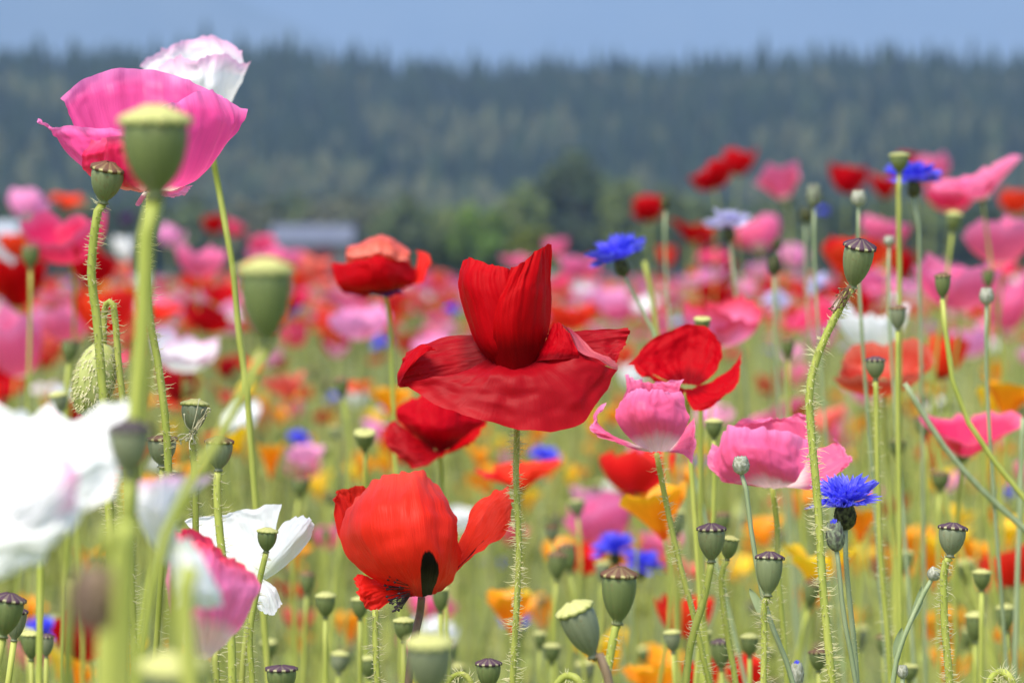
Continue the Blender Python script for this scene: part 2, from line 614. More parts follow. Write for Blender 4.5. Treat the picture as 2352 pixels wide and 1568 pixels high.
# the air between
def haze():
    m, nt, out = nodes_of('haze_air')
    pv = nt.nodes.new('ShaderNodeVolumePrincipled')
    pv.inputs['Color'].default_value = (0.45, 0.67, 1.0, 1)
    pv.inputs['Density'].default_value = 0.00018
    pv.inputs['Anisotropy'].default_value = 0.0
    nt.links.new(pv.outputs[0], out.inputs['Volume'])
    x, y0, y1, z0, z1 = 4400, -250, 12400, -6, 1460
    V = [(-x, y0, z0), (x, y0, z0), (x, y1, z0), (-x, y1, z0), (-x, y0, z1), (x, y0, z1), (x, y1, z1), (-x, y1, z1)]
    Fc = [(0, 3, 2, 1), (4, 5, 6, 7), (0, 1, 5, 4), (1, 2, 6, 5), (2, 3, 7, 6), (3, 0, 4, 7)]
    tag(link('haze', mesh('haze', V, Fc, m, smooth=False)), 'pale blue haze in the air between field and mountains', 'haze', kind='stuff')


haze()

# ------------------------------------------------------------------ trees at the edge of the field
M_BARK = simple_mat('bark', (0.05, 0.04, 0.03), (0.12, 0.10, 0.075), 6.0, 0.9, 0.3, (1, 1, 0.2))


def edge_tree(x, ytop, wpx, d, c, label, group=None, conifer=False):
    b = at(x, HORIZON, d)
    h = at(x, ytop, d).z
    r = wpx * 0.5 / F * d
    root = thing('broadleaf_tree' if not conifer else 'conifer_tree', (b.x, b.y, 0), label, 'tree', group)
    k = max(h / 6.0, 0.5)
    V, Fc, UV = tube([(0, 0, -0.1), (0.1 * k, 0, h * 0.2), (-0.05 * k, 0.1, h * 0.45), (0.05, 0, h * 0.8)], [0.16 * k, 0.13 * k, 0.09 * k, 0.03 * k], 7)
    off = len(V)
    for i in range(5):
        q = i * 1.26 + random.random()
        z = h * random.uniform(0.25, 0.5)
        V2, F2, _ = tube([(0, 0, z), (0.35 * r * math.cos(q), 0.35 * r * math.sin(q), z + h * 0.12), (0.7 * r * math.cos(q), 0.7 * r * math.sin(q), z + h * 0.26)], [0.06 * k, 0.045 * k, 0.015 * k], 5)
        Fc += [tuple(a + off for a in f) for f in F2]
        V += V2
        off = len(V)
    link('trunk', mesh('trunk', V, Fc, M_BARK), root)
    # crown: leaf faces gathered in clumps
    Vc, Ff, T = [], [], []
    ncl = 46
    o = 0
    for i in range(ncl):
        if conifer:
            t = random.random() ** 0.7
            q = random.random() * 6.283
            rr = r * (1 - t) * random.uniform(0.5, 1.0)
            cc = Vector((rr * math.cos(q), rr * math.sin(q), h * (0.08 + 0.9 * t)))
            cr_ = r * (0.22 + 0.25 * (1 - t))
        else:
            while True:
                p = Vector((random.uniform(-1, 1), random.uniform(-1, 1), random.uniform(-1, 1)))
                if 0.3 < p.length < 1:
                    break
            rv = min(h * 0.45, r * 1.3)
            cc = Vector((p.x * r * 0.85, p.y * r * 0.85, h - rv + p.z * rv * 0.88))
            cr_ = r * random.uniform(0.2, 0.36)
        sh = random.uniform(0.65, 1.35)
        for j in range(26):
            n = Vector((random.gauss(0, 1), random.gauss(0, 1), random.gauss(0, 1) + 0.3)).normalized()
            p = cc + n * cr_ * random.uniform(0.5, 1.0)
            a = n.cross(Vector((random.random(), random.random(), 0.3))).normalized()
            bq = n.cross(a)
            s = r * random.uniform(0.05, 0.10)
            for (m_, n_) in ((-1, -.7), (1, -.7), (.8, .9), (-.8, .9)):
                Vc.append(p + a * s * m_ + bq * s * n_)
                T.append([q_ * sh * random.uniform(.85, 1.15) for q_ in c])
            Ff.append((o, o + 1, o + 2, o + 3))
            o += 4
    link('crown', fast_mesh('crown', np.array([tuple(p) for p in Vc]), Ff, np.array(T), M_TREE), root)


G1, G2, G3, G4 = (0.145, 0.185, 0.055), (0.05, 0.075, 0.034), (0.10, 0.13, 0.05), (0.125, 0.13, 0.08)
for a in [
    (1330, 345, 240, 420, (0.065, 0.09, 0.04), 'tall dark round tree rising above the lighter trees behind the field', None, False),
    (1190, 420, 190, 400, G1, 'olive green spreading tree directly behind the sharp red poppy'),
    (1050, 455, 165, 410, G1, 'light green tree between the barn and the dark round tree'),
    (1105, 470, 150, 300, (0.11, 0.18, 0.03), 'fresh green tree with dark trunks at the field edge'),
    (930, 430, 190, 430, G3, 'grey-green tree standing over the barn roof end'),
    (1450, 415, 190, 400, G1, 'bright green bushy tree beside the tall dark round tree'),
    (1230, 520, 130, 240, (0.13, 0.15, 0.02), 'low yellow-green shrub tree at the field edge'),
]:
    edge_tree(*a)
for a in [(820, 455, 150, 440, G4), (735, 470, 150, 460, G4), (650, 455, 140, 460, G3), (560, 470, 150, 450, G4),
          (430, 465, 190, 460, G3), (300, 470, 180, 460, G2), (180, 480, 190, 450, G3), (50, 470, 200, 460, G2), (-90, 470, 190, 460, G3),
          (1560, 440, 170, 410, G3), (1680, 470, 190, 420, G2), (1810, 455, 180, 430, G3), (1940, 475, 190, 440, G2), (2080, 460, 190, 430, G3), (2210, 480, 180, 440, G2),
          (2330, 465, 180, 440, G3), (2460, 470, 190, 440, G2)]:
    edge_tree(a[0], a[1] - 12, a[2] * 1.35, *a[3:], '%s rounded tree under the forest hill, %s' % ({G2: 'dark green', G3: 'mid green', G4: 'greyish green'}[a[4]], 'behind the barn' if 600 < a[0] < 900 else 'between the shed and the barn' if a[0] < 600 else 'past the bright green bushy tree'), 'trees of the line beyond the field')
for x, yt, w_ in ((985, 560, 60), (1020, 545, 70), (1062, 560, 60), (1130, 565, 60)):
    edge_tree(x, yt, w_, 200, (0.02, 0.035, 0.015), 'small dark narrow conifer at the end of the flower field', 'dark conifers at the field end', True)

# barn and shed
M_ROOF = simple_mat('grey_metal_roof', (0.10, 0.11, 0.15), (0.14, 0.15, 0.19), 0.6, 0.5, 0.0, (6, 0.3, 0.3))
M_WALL = simple_mat('grey_board_wall', (0.10, 0.095, 0.095), (0.15, 0.145, 0.14), 1.0, 0.9, 0.2, (6, 6, 0.3))
M_DOOR = simple_mat('dark_red_boards', (0.11, 0.014, 0.016), (0.17, 0.022, 0.024), 2.0, 0.8, 0.2, (6, 6, 0.3))
M_PALE = simple_mat('pale_sheet', (0.38, 0.41, 0.45), (0.46, 0.48, 0.52), 1.0, 0.6)


def box(V, Fc, x0, x1, y0, y1, z0, z1):
    o = len(V)
    V += [(x0, y0, z0), (x1, y0, z0), (x1, y1, z0), (x0, y1, z0), (x0, y0, z1), (x1, y0, z1), (x1, y1, z1), (x0, y1, z1)]
    Fc += [tuple(o + i for i in f) for f in [(0, 3, 2, 1), (4, 5, 6, 7), (0, 1, 5, 4), (1, 2, 6, 5), (2, 3, 7, 6), (3, 0, 4, 7)]]


def shed(x0, x1, ye, yr, d, roofm, wallm, doors, label, name):
    A, B = at(x0, HORIZON, d), at(x1, HORIZON, d)
    ze, zr = at(x0, ye, d).z, at(x0, yr, d).z
    L = B.x - A.x
    dep = 7.0
    root = thing(name, ((A.x + B.x) / 2, A.y + dep / 2, 0), label, 'building')
    V, Fc = [], []
    box(V, Fc, -L / 2 + .2, L / 2 - .2, -dep / 2, dep / 2, 0, ze)
    V += [(-L / 2 + .2, -dep / 2, ze), (-L / 2 + .2, dep / 2, ze), (-L / 2 + .2, 0, zr - .1), (L / 2 - .2, -dep / 2, ze), (L / 2 - .2, dep / 2, ze), (L / 2 - .2, 0, zr - .1)]
    Fc += [(8, 10, 9), (11, 12, 13)]
    link('wall', mesh('wall', V, Fc, wallm, smooth=False), root)
    for s in (-1, 1):
        e = 0.5
        k = (zr - ze) / (dep / 2)
        P = [(-L / 2, 0, zr), (L / 2, 0, zr), (L / 2, s * (dep / 2 + e), ze - k * e), (-L / 2, s * (dep / 2 + e), ze - k * e)]
        V = P + [(a, b, c + 0.12) for a, b, c in P]
        Fc = [(0, 3, 2, 1), (4, 5, 6, 7), (0, 1, 5, 4), (1, 2, 6, 5), (2, 3, 7, 6), (3, 0, 4, 7)]
        link('roof_slope', mesh('roof_slope', V, Fc, roofm, smooth=False), root)
    for (a, b, t) in doors:
        xa, xb, zt = at(a, 0, d).x - root.location.x, at(b, 0, d).x - root.location.x, at(a, t, d).z
        V, Fc = [], []
        box(V, Fc, xa, xb, -dep / 2 - .08, -dep / 2 + .02, 0, zt)
        o = link('door', mesh('door', V, Fc, M_DOOR, smooth=False), root)
        V, Fc = [], []
        box(V, Fc, xa - .12, xa, -dep / 2 - .12, -dep / 2 + .02, 0, zt + .12)
        box(V, Fc, xb, xb + .12, -dep / 2 - .12, -dep / 2 + .02, 0, zt + .12)
        box(V, Fc, xa, xb, -dep / 2 - .12, -dep / 2 + .02, zt, zt + .12)
        link('frame', mesh('frame', V, Fc, M_WALL, smooth=False), o)


shed(618, 812, 556, 518, 300, M_ROOF, M_WALL, [(716, 764, 570)], 'grey barn with pale metal roof and dark red door at the field edge', 'barn')
shed(-120, 38, 535, 512, 300, M_PALE, M_PALE, [(-60, -30, 560)], 'low pale shed with white roof at the field edge', 'shed')

# ------------------------------------------------------------------ stems
def crc(P, n):
    """centripetal Catmull-Rom through uneven points, no overshoot"""
    P = np.asarray(P, float)
    keep = [0] + [i for i in range(1, len(P)) if np.linalg.norm(P[i] - P[i - 1]) > 1e-5]
    P = P[keep]
    if len(P) < 3:
        return cr(P, n)
    Q = np.concatenate([[2 * P[0] - P[1]], P, [2 * P[-1] - P[-2]]])
    t = np.concatenate([[0], np.cumsum(np.linalg.norm(np.diff(Q, axis=0), axis=1) ** 0.5)])
    out = []
    for s in np.linspace(t[1], t[-2] - 1e-9, n):
        i = int(np.searchsorted(t, s, side='right')) - 2
        i = min(max(i, 0), len(Q) - 4)
        p0, p1, p2, p3 = Q[i:i + 4]
        t0, t1, t2, t3 = t[i:i + 4]
        a1 = (t1 - s) / (t1 - t0) * p0 + (s - t0) / (t1 - t0) * p1
        a2 = (t2 - s) / (t2 - t1) * p1 + (s - t1) / (t2 - t1) * p2
        a3 = (t3 - s) / (t3 - t2) * p2 + (s - t2) / (t3 - t2) * p3
        b1 = (t2 - s) / (t2 - t0) * a1 + (s - t0) / (t2 - t0) * a2
        b2 = (t3 - s) / (t3 - t1) * a2 + (s - t1) / (t3 - t1) * a3
        out.append((t2 - s) / (t2 - t1) * b1 + (s - t1) / (t2 - t1) * b2)
    return np.array(out)


def stem_path(pts_world, root, ground=True, n=26):
    P = [np.array(p) for p in pts_world]
    if ground and P[-1][2] > 0.01:
        e = P[-1]
        pz = P[-2] if len(P) > 1 else P[-1] + np.array([0, 0, .05])
        d = (e - pz)
        sl = np.clip(d[:2] / max(abs(d[2]), 1e-3), -0.35, 0.35)
        P.append(np.array([e[0] + sl[0] * e[2] * 0.35, e[1] + sl[1] * e[2] * 0.35, e[2] * 0.5]))
        P.append(np.array([e[0] + sl[0] * e[2] * 0.5, e[1] + sl[1] * e[2] * 0.5, -0.01]))
    return crc(np.array(P), n)


def hairs(path, r, n, zmin, length=0.0034, seed=0):
    rg = np.random.default_rng(seed)
    path = np.asarray(path)
    ok = path[:, 2] > zmin
    m = int(ok.sum())
    if m < 3:
        return None
    path = path[:m]
    V, Fc = [], []
    T = np.gradient(path, axis=0)
    T /= np.linalg.norm(T, axis=1)[:, None]
    cum = np.concatenate([[0], np.cumsum(np.linalg.norm(np.diff(path, axis=0), axis=1))])
    for i in range(n):
        s = min(float(np.interp(rg.random() * cum[-1], cum, np.arange(m))), m - 1.001)
        k = int(s)
        p = path[k] * (1 - s + k) + path[k + 1] * (s - k)
        t = T[k]
        a = rg.normal(size=3)
        a -= t * a.dot(t)
        a /= np.linalg.norm(a)
        b = np.cross(t, a)
        L = length * rg.uniform(0.4, 1.35) * (0.75 + 0.4 * math.sin(s * 3.1 + seed))
        dirn = a + t * rg.uniform(-0.35, 0.3) + b * rg.uniform(-.2, .2)
        bend = t * rg.uniform(-0.7, 0.5) * L * 0.6
        q0 = p + a * r * 0.85
        w_ = 0.00016
        mid = q0 + dirn * L * 0.55
        tip = q0 + dirn * L + bend
        o = len(V)
        for (c, ww) in ((q0, w_), (mid, w_ * 0.75)):
            V += [c + b * ww, c - b * ww * .5 + t * ww * .86, c - b * ww * .5 - t * ww * .86]
        V.append(tip)
        for j in range(3):
            jn = (j + 1) % 3
            Fc.append((o + j, o + jn, o + 3 + jn, o + 3 + j))
            Fc.append((o + 3 + j, o + 3 + jn, o + 6))
    return mesh('hairs', V, Fc, M_HAIR, smooth=False)


def add_stem(root, pts, r0=0.0011, r1=0.0014, mat=None, nh=0, ns=7, n=26, hl=0.0034, seed=1):
    """pts: world points from the head down"""
    path = stem_path(pts, root, n=n)
    loc = path - np.array(root.location)
    rad = np.linspace(r0, r1, n)
    V, Fc, UV = tube(loc, rad, ns)
    o = link('stem', mesh('stem', V, Fc, mat or M_STEM, UV), root)
    if nh:
        h = hairs(loc, (r0 + r1) / 2, int(nh * 1.7), CAM_H - 0.17, hl, seed)
        if h:
            ho = link('hairs', h, o)
            ho['kind'] = 'stuff'
    return o


def base_of(p):
    return (p[0], p[1], 0.0)


# ------------------------------------------------------------------ petals from curved nets
def net_petal(root, net, d, matname, nu=52, nv=36, ruffle=0.0016, edge=5.0, seed=0, name='petal', label=None, flip=False, wrinkle=1.0):
    """net: rows (base to rim) of (x, y, depth in mm); every row as many points"""
    rg = np.random.default_rng(seed)
    A = np.array([[tuple(at(x, y, d + z / 1000.0)) for (x, y, z) in row] for row in net])
    A = cr(A, nv)
    A = np.swapaxes(cr(np.swapaxes(A, 0, 1), nu), 0, 1)          # (nv, nu, 3)
    px = d / F
    u = np.linspace(0, 1, nu)[None, :]
    v = np.linspace(0, 1, nv)[:, None]
    du = np.gradient(A, axis=1)
    dv = np.gradient(A, axis=0)
    nrm = np.cross(du, dv)
    nrm /= np.linalg.norm(nrm, axis=2)[..., None] + 1e-9
    ph = rg.uniform(0, 6.28, 6)
    disp = ruffle * (0.25 + v ** 1.5) * (wob(u * 4.0, v, ph, 3.1, 7.3)) + (0.0010 * vnoise(u, v, 5, 3, rg) + 0.00060 * vnoise(u + 0.25 * v * 0, v, 13, 4, rg) + 0.00030 * vnoise(u, v, 30, 9, rg) + 0.0007 * vnoise(u + 0.0, v, 9, 8, rg) + 0.0004 * vnoise(u, v, 19, 15, rg)) * (0.25 + 0.9 * v) * wrinkle
    ext = np.ptp(A.reshape(-1, 3), axis=0).max()
    A = A + nrm * disp[..., None] * min(1.0, ext / 0.032)
    # crinkled rim
    dvn = dv / (np.linalg.norm(dv, axis=2)[..., None] + 1e-9)
    e = edge * px * (1.5 * vnoise(u, v * 0, 5, 1, rg) + 1.0 * vnoise(u, v * 0, 12, 1, rg) + 0.6 * vnoise(u, v * 0, 27, 1, rg)) * v ** 6
    A = A + dvn * e[..., None]
    loc = A.reshape(-1, 3) - np.array(root.location)
    uv = np.stack(np.broadcast_arrays(u, v), -1).reshape(-1, 2)
    Fc = grid_faces(nv, nu)
    if flip:
        Fc = [f[::-1] for f in Fc]
    o = link(name, mesh('petal', loc, Fc, PETAL[matname], uv), root)
    if label:
        o['label'] = label
    return o


def stamens(root, p, axis, n=40, rad=0.006, L=0.008, mat=None, seed=0):
    rg = np.random.default_rng(seed)
    V, Fc = [], []
    axis = Vector(axis).normalized()
    a = axis.orthogonal().normalized()
    b = axis.cross(a)
    base = Vector(p) - root.location
    for i in range(n):
        q = rg.random() * 6.28
        rr = rad * rg.uniform(0.3, 1)
        dirn = (axis + (a * math.cos(q) + b * math.sin(q)) * rg.uniform(0.3, 0.9)).normalized()
        s = base + (a * math.cos(q) + b * math.sin(q)) * 0.0025
        e = s + dirn * L * rg.uniform(.6, 1.1)
        V2, F2, _ = tube([tuple(s), tuple((s + e) / 2), tuple(e), tuple(e + dirn * 0.0008), tuple(e + dirn * 0.0012)], [0.00012, 0.00012, 0.00013, 0.0005, 0.0002], 4)
        o = len(V)
        V += V2
        Fc += [tuple(x + o for x in f) for f in F2]
    o = link('stamens', mesh('stamens', V, Fc, mat or M_DARK), root)
    o['kind'] = 'stuff'
    return o


# ------------------------------------------------------------------ seed pods
def pod_meshes(aspect, ns=24, lobes=11, dome=0.16):
    a = aspect
    prof = [(0.10, -0.10), (0.17, -0.085), (0.175, -0.045), (0.13, -0.01), (0.14, 0.04 * a), (0.24, 0.13 * a), (0.35, 0.27 * a), (0.44, 0.46 * a), (0.49, 0.66 * a), (0.50, 0.82 * a), (0.485, 0.94 * a), (0.44, 1.0 * a)]
    V, Fc, UV = lathe(prof, ns, 11, 0.014)
    body = mesh('capsule', V, Fc, POD[0], UV)
    nr = lobes * 6
    rings = [(0.02, dome), (0.15, dome * 0.86), (0.3, dome * 0.55), (0.45, dome * 0.25), (0.535, 0.0), (0.53, -0.075), (0.42, -0.05)]
    V, UV = [], []
    for k, (r, z) in enumerate(rings):
        for j in range(nr):
            q = 6.28318 * j / nr
            lob = math.cos(lobes * q)
            rr = r * (1 + (0.065 * lob if k >= 3 else 0))
            zz = z + (0.03 * max(lob, -0.3) if 1 <= k <= 4 else 0)
            V.append((rr * math.cos(q), rr * math.sin(q), zz + a))
            UV.append((j / nr, k / 6))
    Fc = grid_faces(len(rings), nr, True)
    Fc.append(tuple(range(nr)))
    crown = mesh('crown', V, Fc, CROWN['purple'], UV)
    return body, crown


PODM = [pod_meshes(1.02, dome=0.2), pod_meshes(1.18, dome=0.2), pod_meshes(1.36, dome=0.24), pod_meshes(1.10, dome=0.24), pod_meshes(0.92, dome=0.1)]
npod = 0


def pod(x, y, wpx, d, lean=0, pitch=1, shape=0, crown='purple', body=0, stem=None, nh=0, r=0.0011, label='', group=None, stem_mat=None, seed=None):
    """x, y: middle of the capsule"""
    global npod
    npod += 1
    seed = seed if seed is not None else npod
    wr = wpx * d / F
    M3 = frame(lean, pitch, seed * 37.0)
    asp = (1.02, 1.18, 1.36, 1.10, 0.92)[shape]
    c = at(x, y, d)
    foot = c - M3 @ Vector((0, 0, wr * asp * 0.55))
    root = thing('poppy_seed_pod', base_of(foot), label, 'seed pod', group)
    bm_, cm_ = PODM[shape]
    M4 = Matrix.Translation(foot - root.location) @ M3.to_4x4() @ Matrix.Diagonal((wr, wr, wr, 1))
    o = link('capsule', bm_, root, mat=POD[body])
    o.matrix_local = M4
    k = link('crown', cm_, o, mat=CROWN[crown])
    base = foot - M3 @ Vector((0, 0, wr * 0.09))
    rg = random.Random(seed)
    pts = [tuple(base)]
    if stem:
        pts += [tuple(at(sx, sy, d)) for sx, sy in stem]
    else:
        dz = base.z
        b2 = base - M3 @ Vector((0, 0, 0.03))
        pts += [tuple(b2), (b2.x + rg.uniform(-.012, .012), b2.y + rg.uniform(-.01, .02), b2.z - 0.10), (b2.x + rg.uniform(-.03, .03), b2.y + rg.uniform(-.02, .02), max(b2.z - 0.24, 0.02))]
    add_stem(root, pts, r, r * 1.25, stem_mat, nh, seed=seed, n=30 if nh else 18, ns=8 if nh else 6)
    return root


# ------------------------------------------------------------------ poppies from profiles
def profile(style, s):
    if style == 'cup':
        return 0.10 + 0.62 * np.sin(np.minimum(s, 1) * 1.75) ** 0.9, 1.05 * s ** 1.25
    if style == 'bowl':
        return 0.08 + 0.92 * np.sin(s * 1.45) ** 0.95, 0.72 * s ** 1.7
    if style == 'open':
        return 0.06 + 0.98 * s, 0.30 * np.sin(s * 2.2) + 0.04 * s
    if style == 'skirt':
        return 0.06 + 0.95 * s, 0.32 * np.sin(s * 2.6) - 0.35 * s ** 2
    if style == 'fan':      # wide shallow funnel
        return 0.05 + 0.95 * s, 0.52 * s ** 0.85
    if style == 'cal':      # funnel of a California poppy
        return 0.07 + 0.80 * s ** 1.15, 1.0 * s ** 0.95
    return 0.06 + 0.5 * s, s


def petal_template(style, k, seed, nu=13, nv=10, amp=0.07):
    rg = np.random.default_rng(seed * 17 + k)
    u = np.linspace(-1, 1, nu)[None, :]
    v = np.linspace(0.0, 1, nv)[:, None]
    ph = rg.uniform(0, 6.28, 4)
    outer = k % 2 == 0
    dl = (1.02 if outer else 0.88) * rg.uniform(0.9, 1.1)
    if style == 'cal':
        dl = 0.95
    size = (1.0 if outer else 0.9) * rg.uniform(0.9, 1.1)
    phi = k * math.pi / 2 + rg.uniform(-.15, .15)
    lift = rg.uniform(-0.18, 0.22)
    s = v * (1 - 0.20 * np.abs(u) ** 3 + 0.04 * np.sin(7 * u + ph[0]) * v ** 3 + 0.03 * np.sin(17 * u + ph[1]) * v ** 4)
    r, z = profile(style, s)
    th = phi + u * dl * (0.85 + 0.25 * v) + 0.06 * wob(u * 2, v, ph) * v
    r = r * size * (1 if outer else 0.94) + amp * v ** 1.6 * wob(u * 1.6, v, ph, 3.0, 6.5) + 0.03 * k * 0
    z = z * size * (1 + lift * v) + amp * 0.8 * v ** 2 * wob(u * 1.7, v + 1, ph[::-1], 3.4, 7.0)
    V = np.stack([r * np.cos(th), r * np.sin(th), np.broadcast_to(z, r.shape)], -1).reshape(-1, 3)
    uv = np.stack(np.broadcast_arrays((u + 1) / 2, v), -1).reshape(-1, 2)
    return V, grid_faces(nv, nu), uv


TEMPL = {}


def template(style, seed):
    key = (style, seed)
    if key in TEMPL:
        return TEMPL[key]
    parts = [petal_template(style, k, seed) for k in range(4)]
    allv = np.concatenate([p[0] for p in parts])
    wid = max(np.ptp(allv[:, 0]), np.ptp(allv[:, 1]))
    hei = np.ptp(allv[:, 2])
    ms = [mesh('petal', p[0] / wid, p[1], PETAL['red'], p[2]) for p in parts]
    TEMPL[key] = (ms, hei / wid, allv / wid)
    return TEMPL[key]


def knob():
    V, Fc, UV = lathe([(0.01, 0), (0.05, 0.01), (0.075, 0.06), (0.08, 0.11), (0.06, 0.13), (0.0, 0.15)], 10)
    return mesh('ovary', V, Fc, POD[1], UV)


KNOB = knob()
npop = 0
SIZE = {'poppy': 0.062, 'cal': 0.040}


def poppy(x, y, wpx, hpx, color, style='bowl', lean=0, pitch=10, d=None, label=None, group=None, stem=None, nh=0, stem_mat=None, name='poppy', cat='poppy', seed=None):
    """x, y: middle of the flower head"""
    global npop
    npop += 1
    sd_ = seed if seed is not None else npop
    d = d or (SIZE['cal'] if style == 'cal' else SIZE['poppy']) * F / wpx
    wr, hr = wpx * d / F, hpx * d / F
    ms, asp, tv = template(style, sd_ % 6)
    M3 = frame(lean, pitch, sd_ * 53.0 % 360)
    A3 = np.array(M3)
    zs, sc = 1.0, 1.0
    for _ in range(3):
        q = (tv * np.array([sc, sc, sc * zs])) @ A3.T
        ex, ez = np.ptp(q[:, 0]), np.ptp(q[:, 2])
        sc *= wr / ex
        zs = min(max(zs * (hr / wr) / (ez / ex), 0.4), 2.4)
    q = (tv * np.array([sc, sc, sc * zs])) @ A3.T
    c = at(x, y, d)
    foot = Vector((c.x - (q[:, 0].max() + q[:, 0].min()) / 2, c.y, c.z - (q[:, 2].max() + q[:, 2].min()) / 2))
    wr = sc
    root = thing(name, base_of(foot), label, cat, group)
    M4 = Matrix.Translation(foot - root.location) @ M3.to_4x4() @ Matrix.Diagonal((wr, wr, wr * zs, 1))
    for m_ in ms:
        o = link('petal', m_, root, mat=PETAL[color])
        o.matrix_local = M4
    if style != 'cal':
        o = link('ovary', KNOB, root)
        o.matrix_local = Matrix.Translation(foot - root.location) @ M3.to_4x4() @ Matrix.Diagonal((wr, wr, wr, 1))
    rg = random.Random(sd_)
    pts = [tuple(foot + M3 @ Vector((0, 0, 0.002)))]
    if stem:
        pts += [tuple(at(sx, sy, d)) for sx, sy in stem]
    else:
        b2 = foot - M3 @ Vector((0, 0, 0.025))
        b2.x = b2.x * 0.6 + foot.x * 0.4
        pts += [tuple(b2), (b2.x + rg.uniform(-.015, .015), b2.y + rg.uniform(-.01, .03), b2.z - 0.12), (b2.x + rg.uniform(-.04, .04), b2.y + rg.uniform(-.02, .03), max(b2.z - 0.26, 0.02))]
    add_stem(root, pts, 0.0010, 0.0014, stem_mat, nh, seed=sd_, n=28 if nh else 14, ns=8 if nh else 5)
    return root


# ------------------------------------------------------------------ cornflowers
def floret(L, wid, teeth, curl, seed):
    rg = np.random.default_rng(seed)
    nu = teeth * 4 + 1
    nv = 9
    u = np.linspace(-1, 1, nu)
    V, UV = [], []
    for i in range(nv):
        t = i / (nv - 1)
        wd = wid * (0.16 + 0.84 * max(0, (t - 0.3) / 0.7) ** 1.1)
        for j, uu in enumerate(u):
            k = (j % 4)
            tooth = abs(((j / 4.0) % 1.0) - 0.5) * 2          # 1 at gaps, 0 at tips
            ext = 1.0 - 0.42 * tooth ** 1.1 * max(0, (t - 0.45) / 0.55) - 0.14 * uu * uu * t
            a = uu * 0.9
            r_ = L * t * ext
            V.append((wd * math.sin(a) * 1.1 * (0.6 + 0.4 * ext), r_, curl * L * t * t + wd * 0.55 * (1 - math.cos(a)) * (1.2 - .5 * t) + rg.normal() * 0.008 * L))
            UV.append((j / (nu - 1), t))
    return np.array(V), grid_faces(nv, nu), UV


FLORET = []
for i in range(5):
    V, Fc, UV = floret(1.0, 0.42, 4, (0.15, 0.28, 0.05, 0.22, -0.05)[i], i)
    FLORET.append(mesh('floret', V, Fc, PETAL['blue'], UV))


def calyx_mesh():
    prof = [(0.10, -0.02), (0.26, 0.05), (0.42, 0.28), (0.46, 0.55), (0.38, 0.85), (0.30, 1.0)]
    V, Fc, UV = lathe(prof, 14)
    # overlapping bracts
    pr = np.array(prof)
    for ring in range(6):
        z = 0.10 + ring * 0.15
        r = np.interp(z, pr[:, 1], pr[:, 0])
        for k in range(10):
            q = (k + 0.5 * (ring % 2)) * 0.62832
            o = len(V)
            ca, sa = math.cos(q), math.sin(q)
            for (s, dz, dr) in ((-0.13, 0, 0.005), (0.13, 0, 0.005), (0.10, 0.14, 0.045), (0, 0.22, 0.05), (-0.10, 0.14, 0.045)):
                rr = np.interp(z + dz, pr[:, 1], pr[:, 0]) + dr
                V.append((rr * ca - s * sa, rr * sa + s * ca, z + dz))
                UV.append((k / 10, z + dz))
            Fc.append((o, o + 1, o + 2, o + 3, o + 4))
    return mesh('calyx', V, Fc, None, UV)


def calyx_mat(name, a, b):
    m, nt, out = nodes_of(name)
    tc = nt.nodes.new('ShaderNodeTexCoord').outputs['Object']
    nz = scaled_noise(nt, tc, (1, 1, 1), 5.0, 3.0)
    c = ramp(nt, nz, [(0.35, a), (0.62, b)])
    leafy(nt, out, c, 0.05, 0.6, 0.2, nz, 0.4)
    return m


M_CALYX = calyx_mat('calyx_dark', (0.02, 0.018, 0.014), (0.11, 0.12, 0.05))
M_CALYX_G = calyx_mat('calyx_grey', (0.10, 0.09, 0.09), (0.27, 0.31, 0.20))
M_CALYX_P = calyx_mat('calyx_pale', (0.26, 0.27, 0.19), (0.50, 0.50, 0.42))
CALYX = calyx_mesh()
CALYX.materials.append(M_CALYX)
ncf = 0


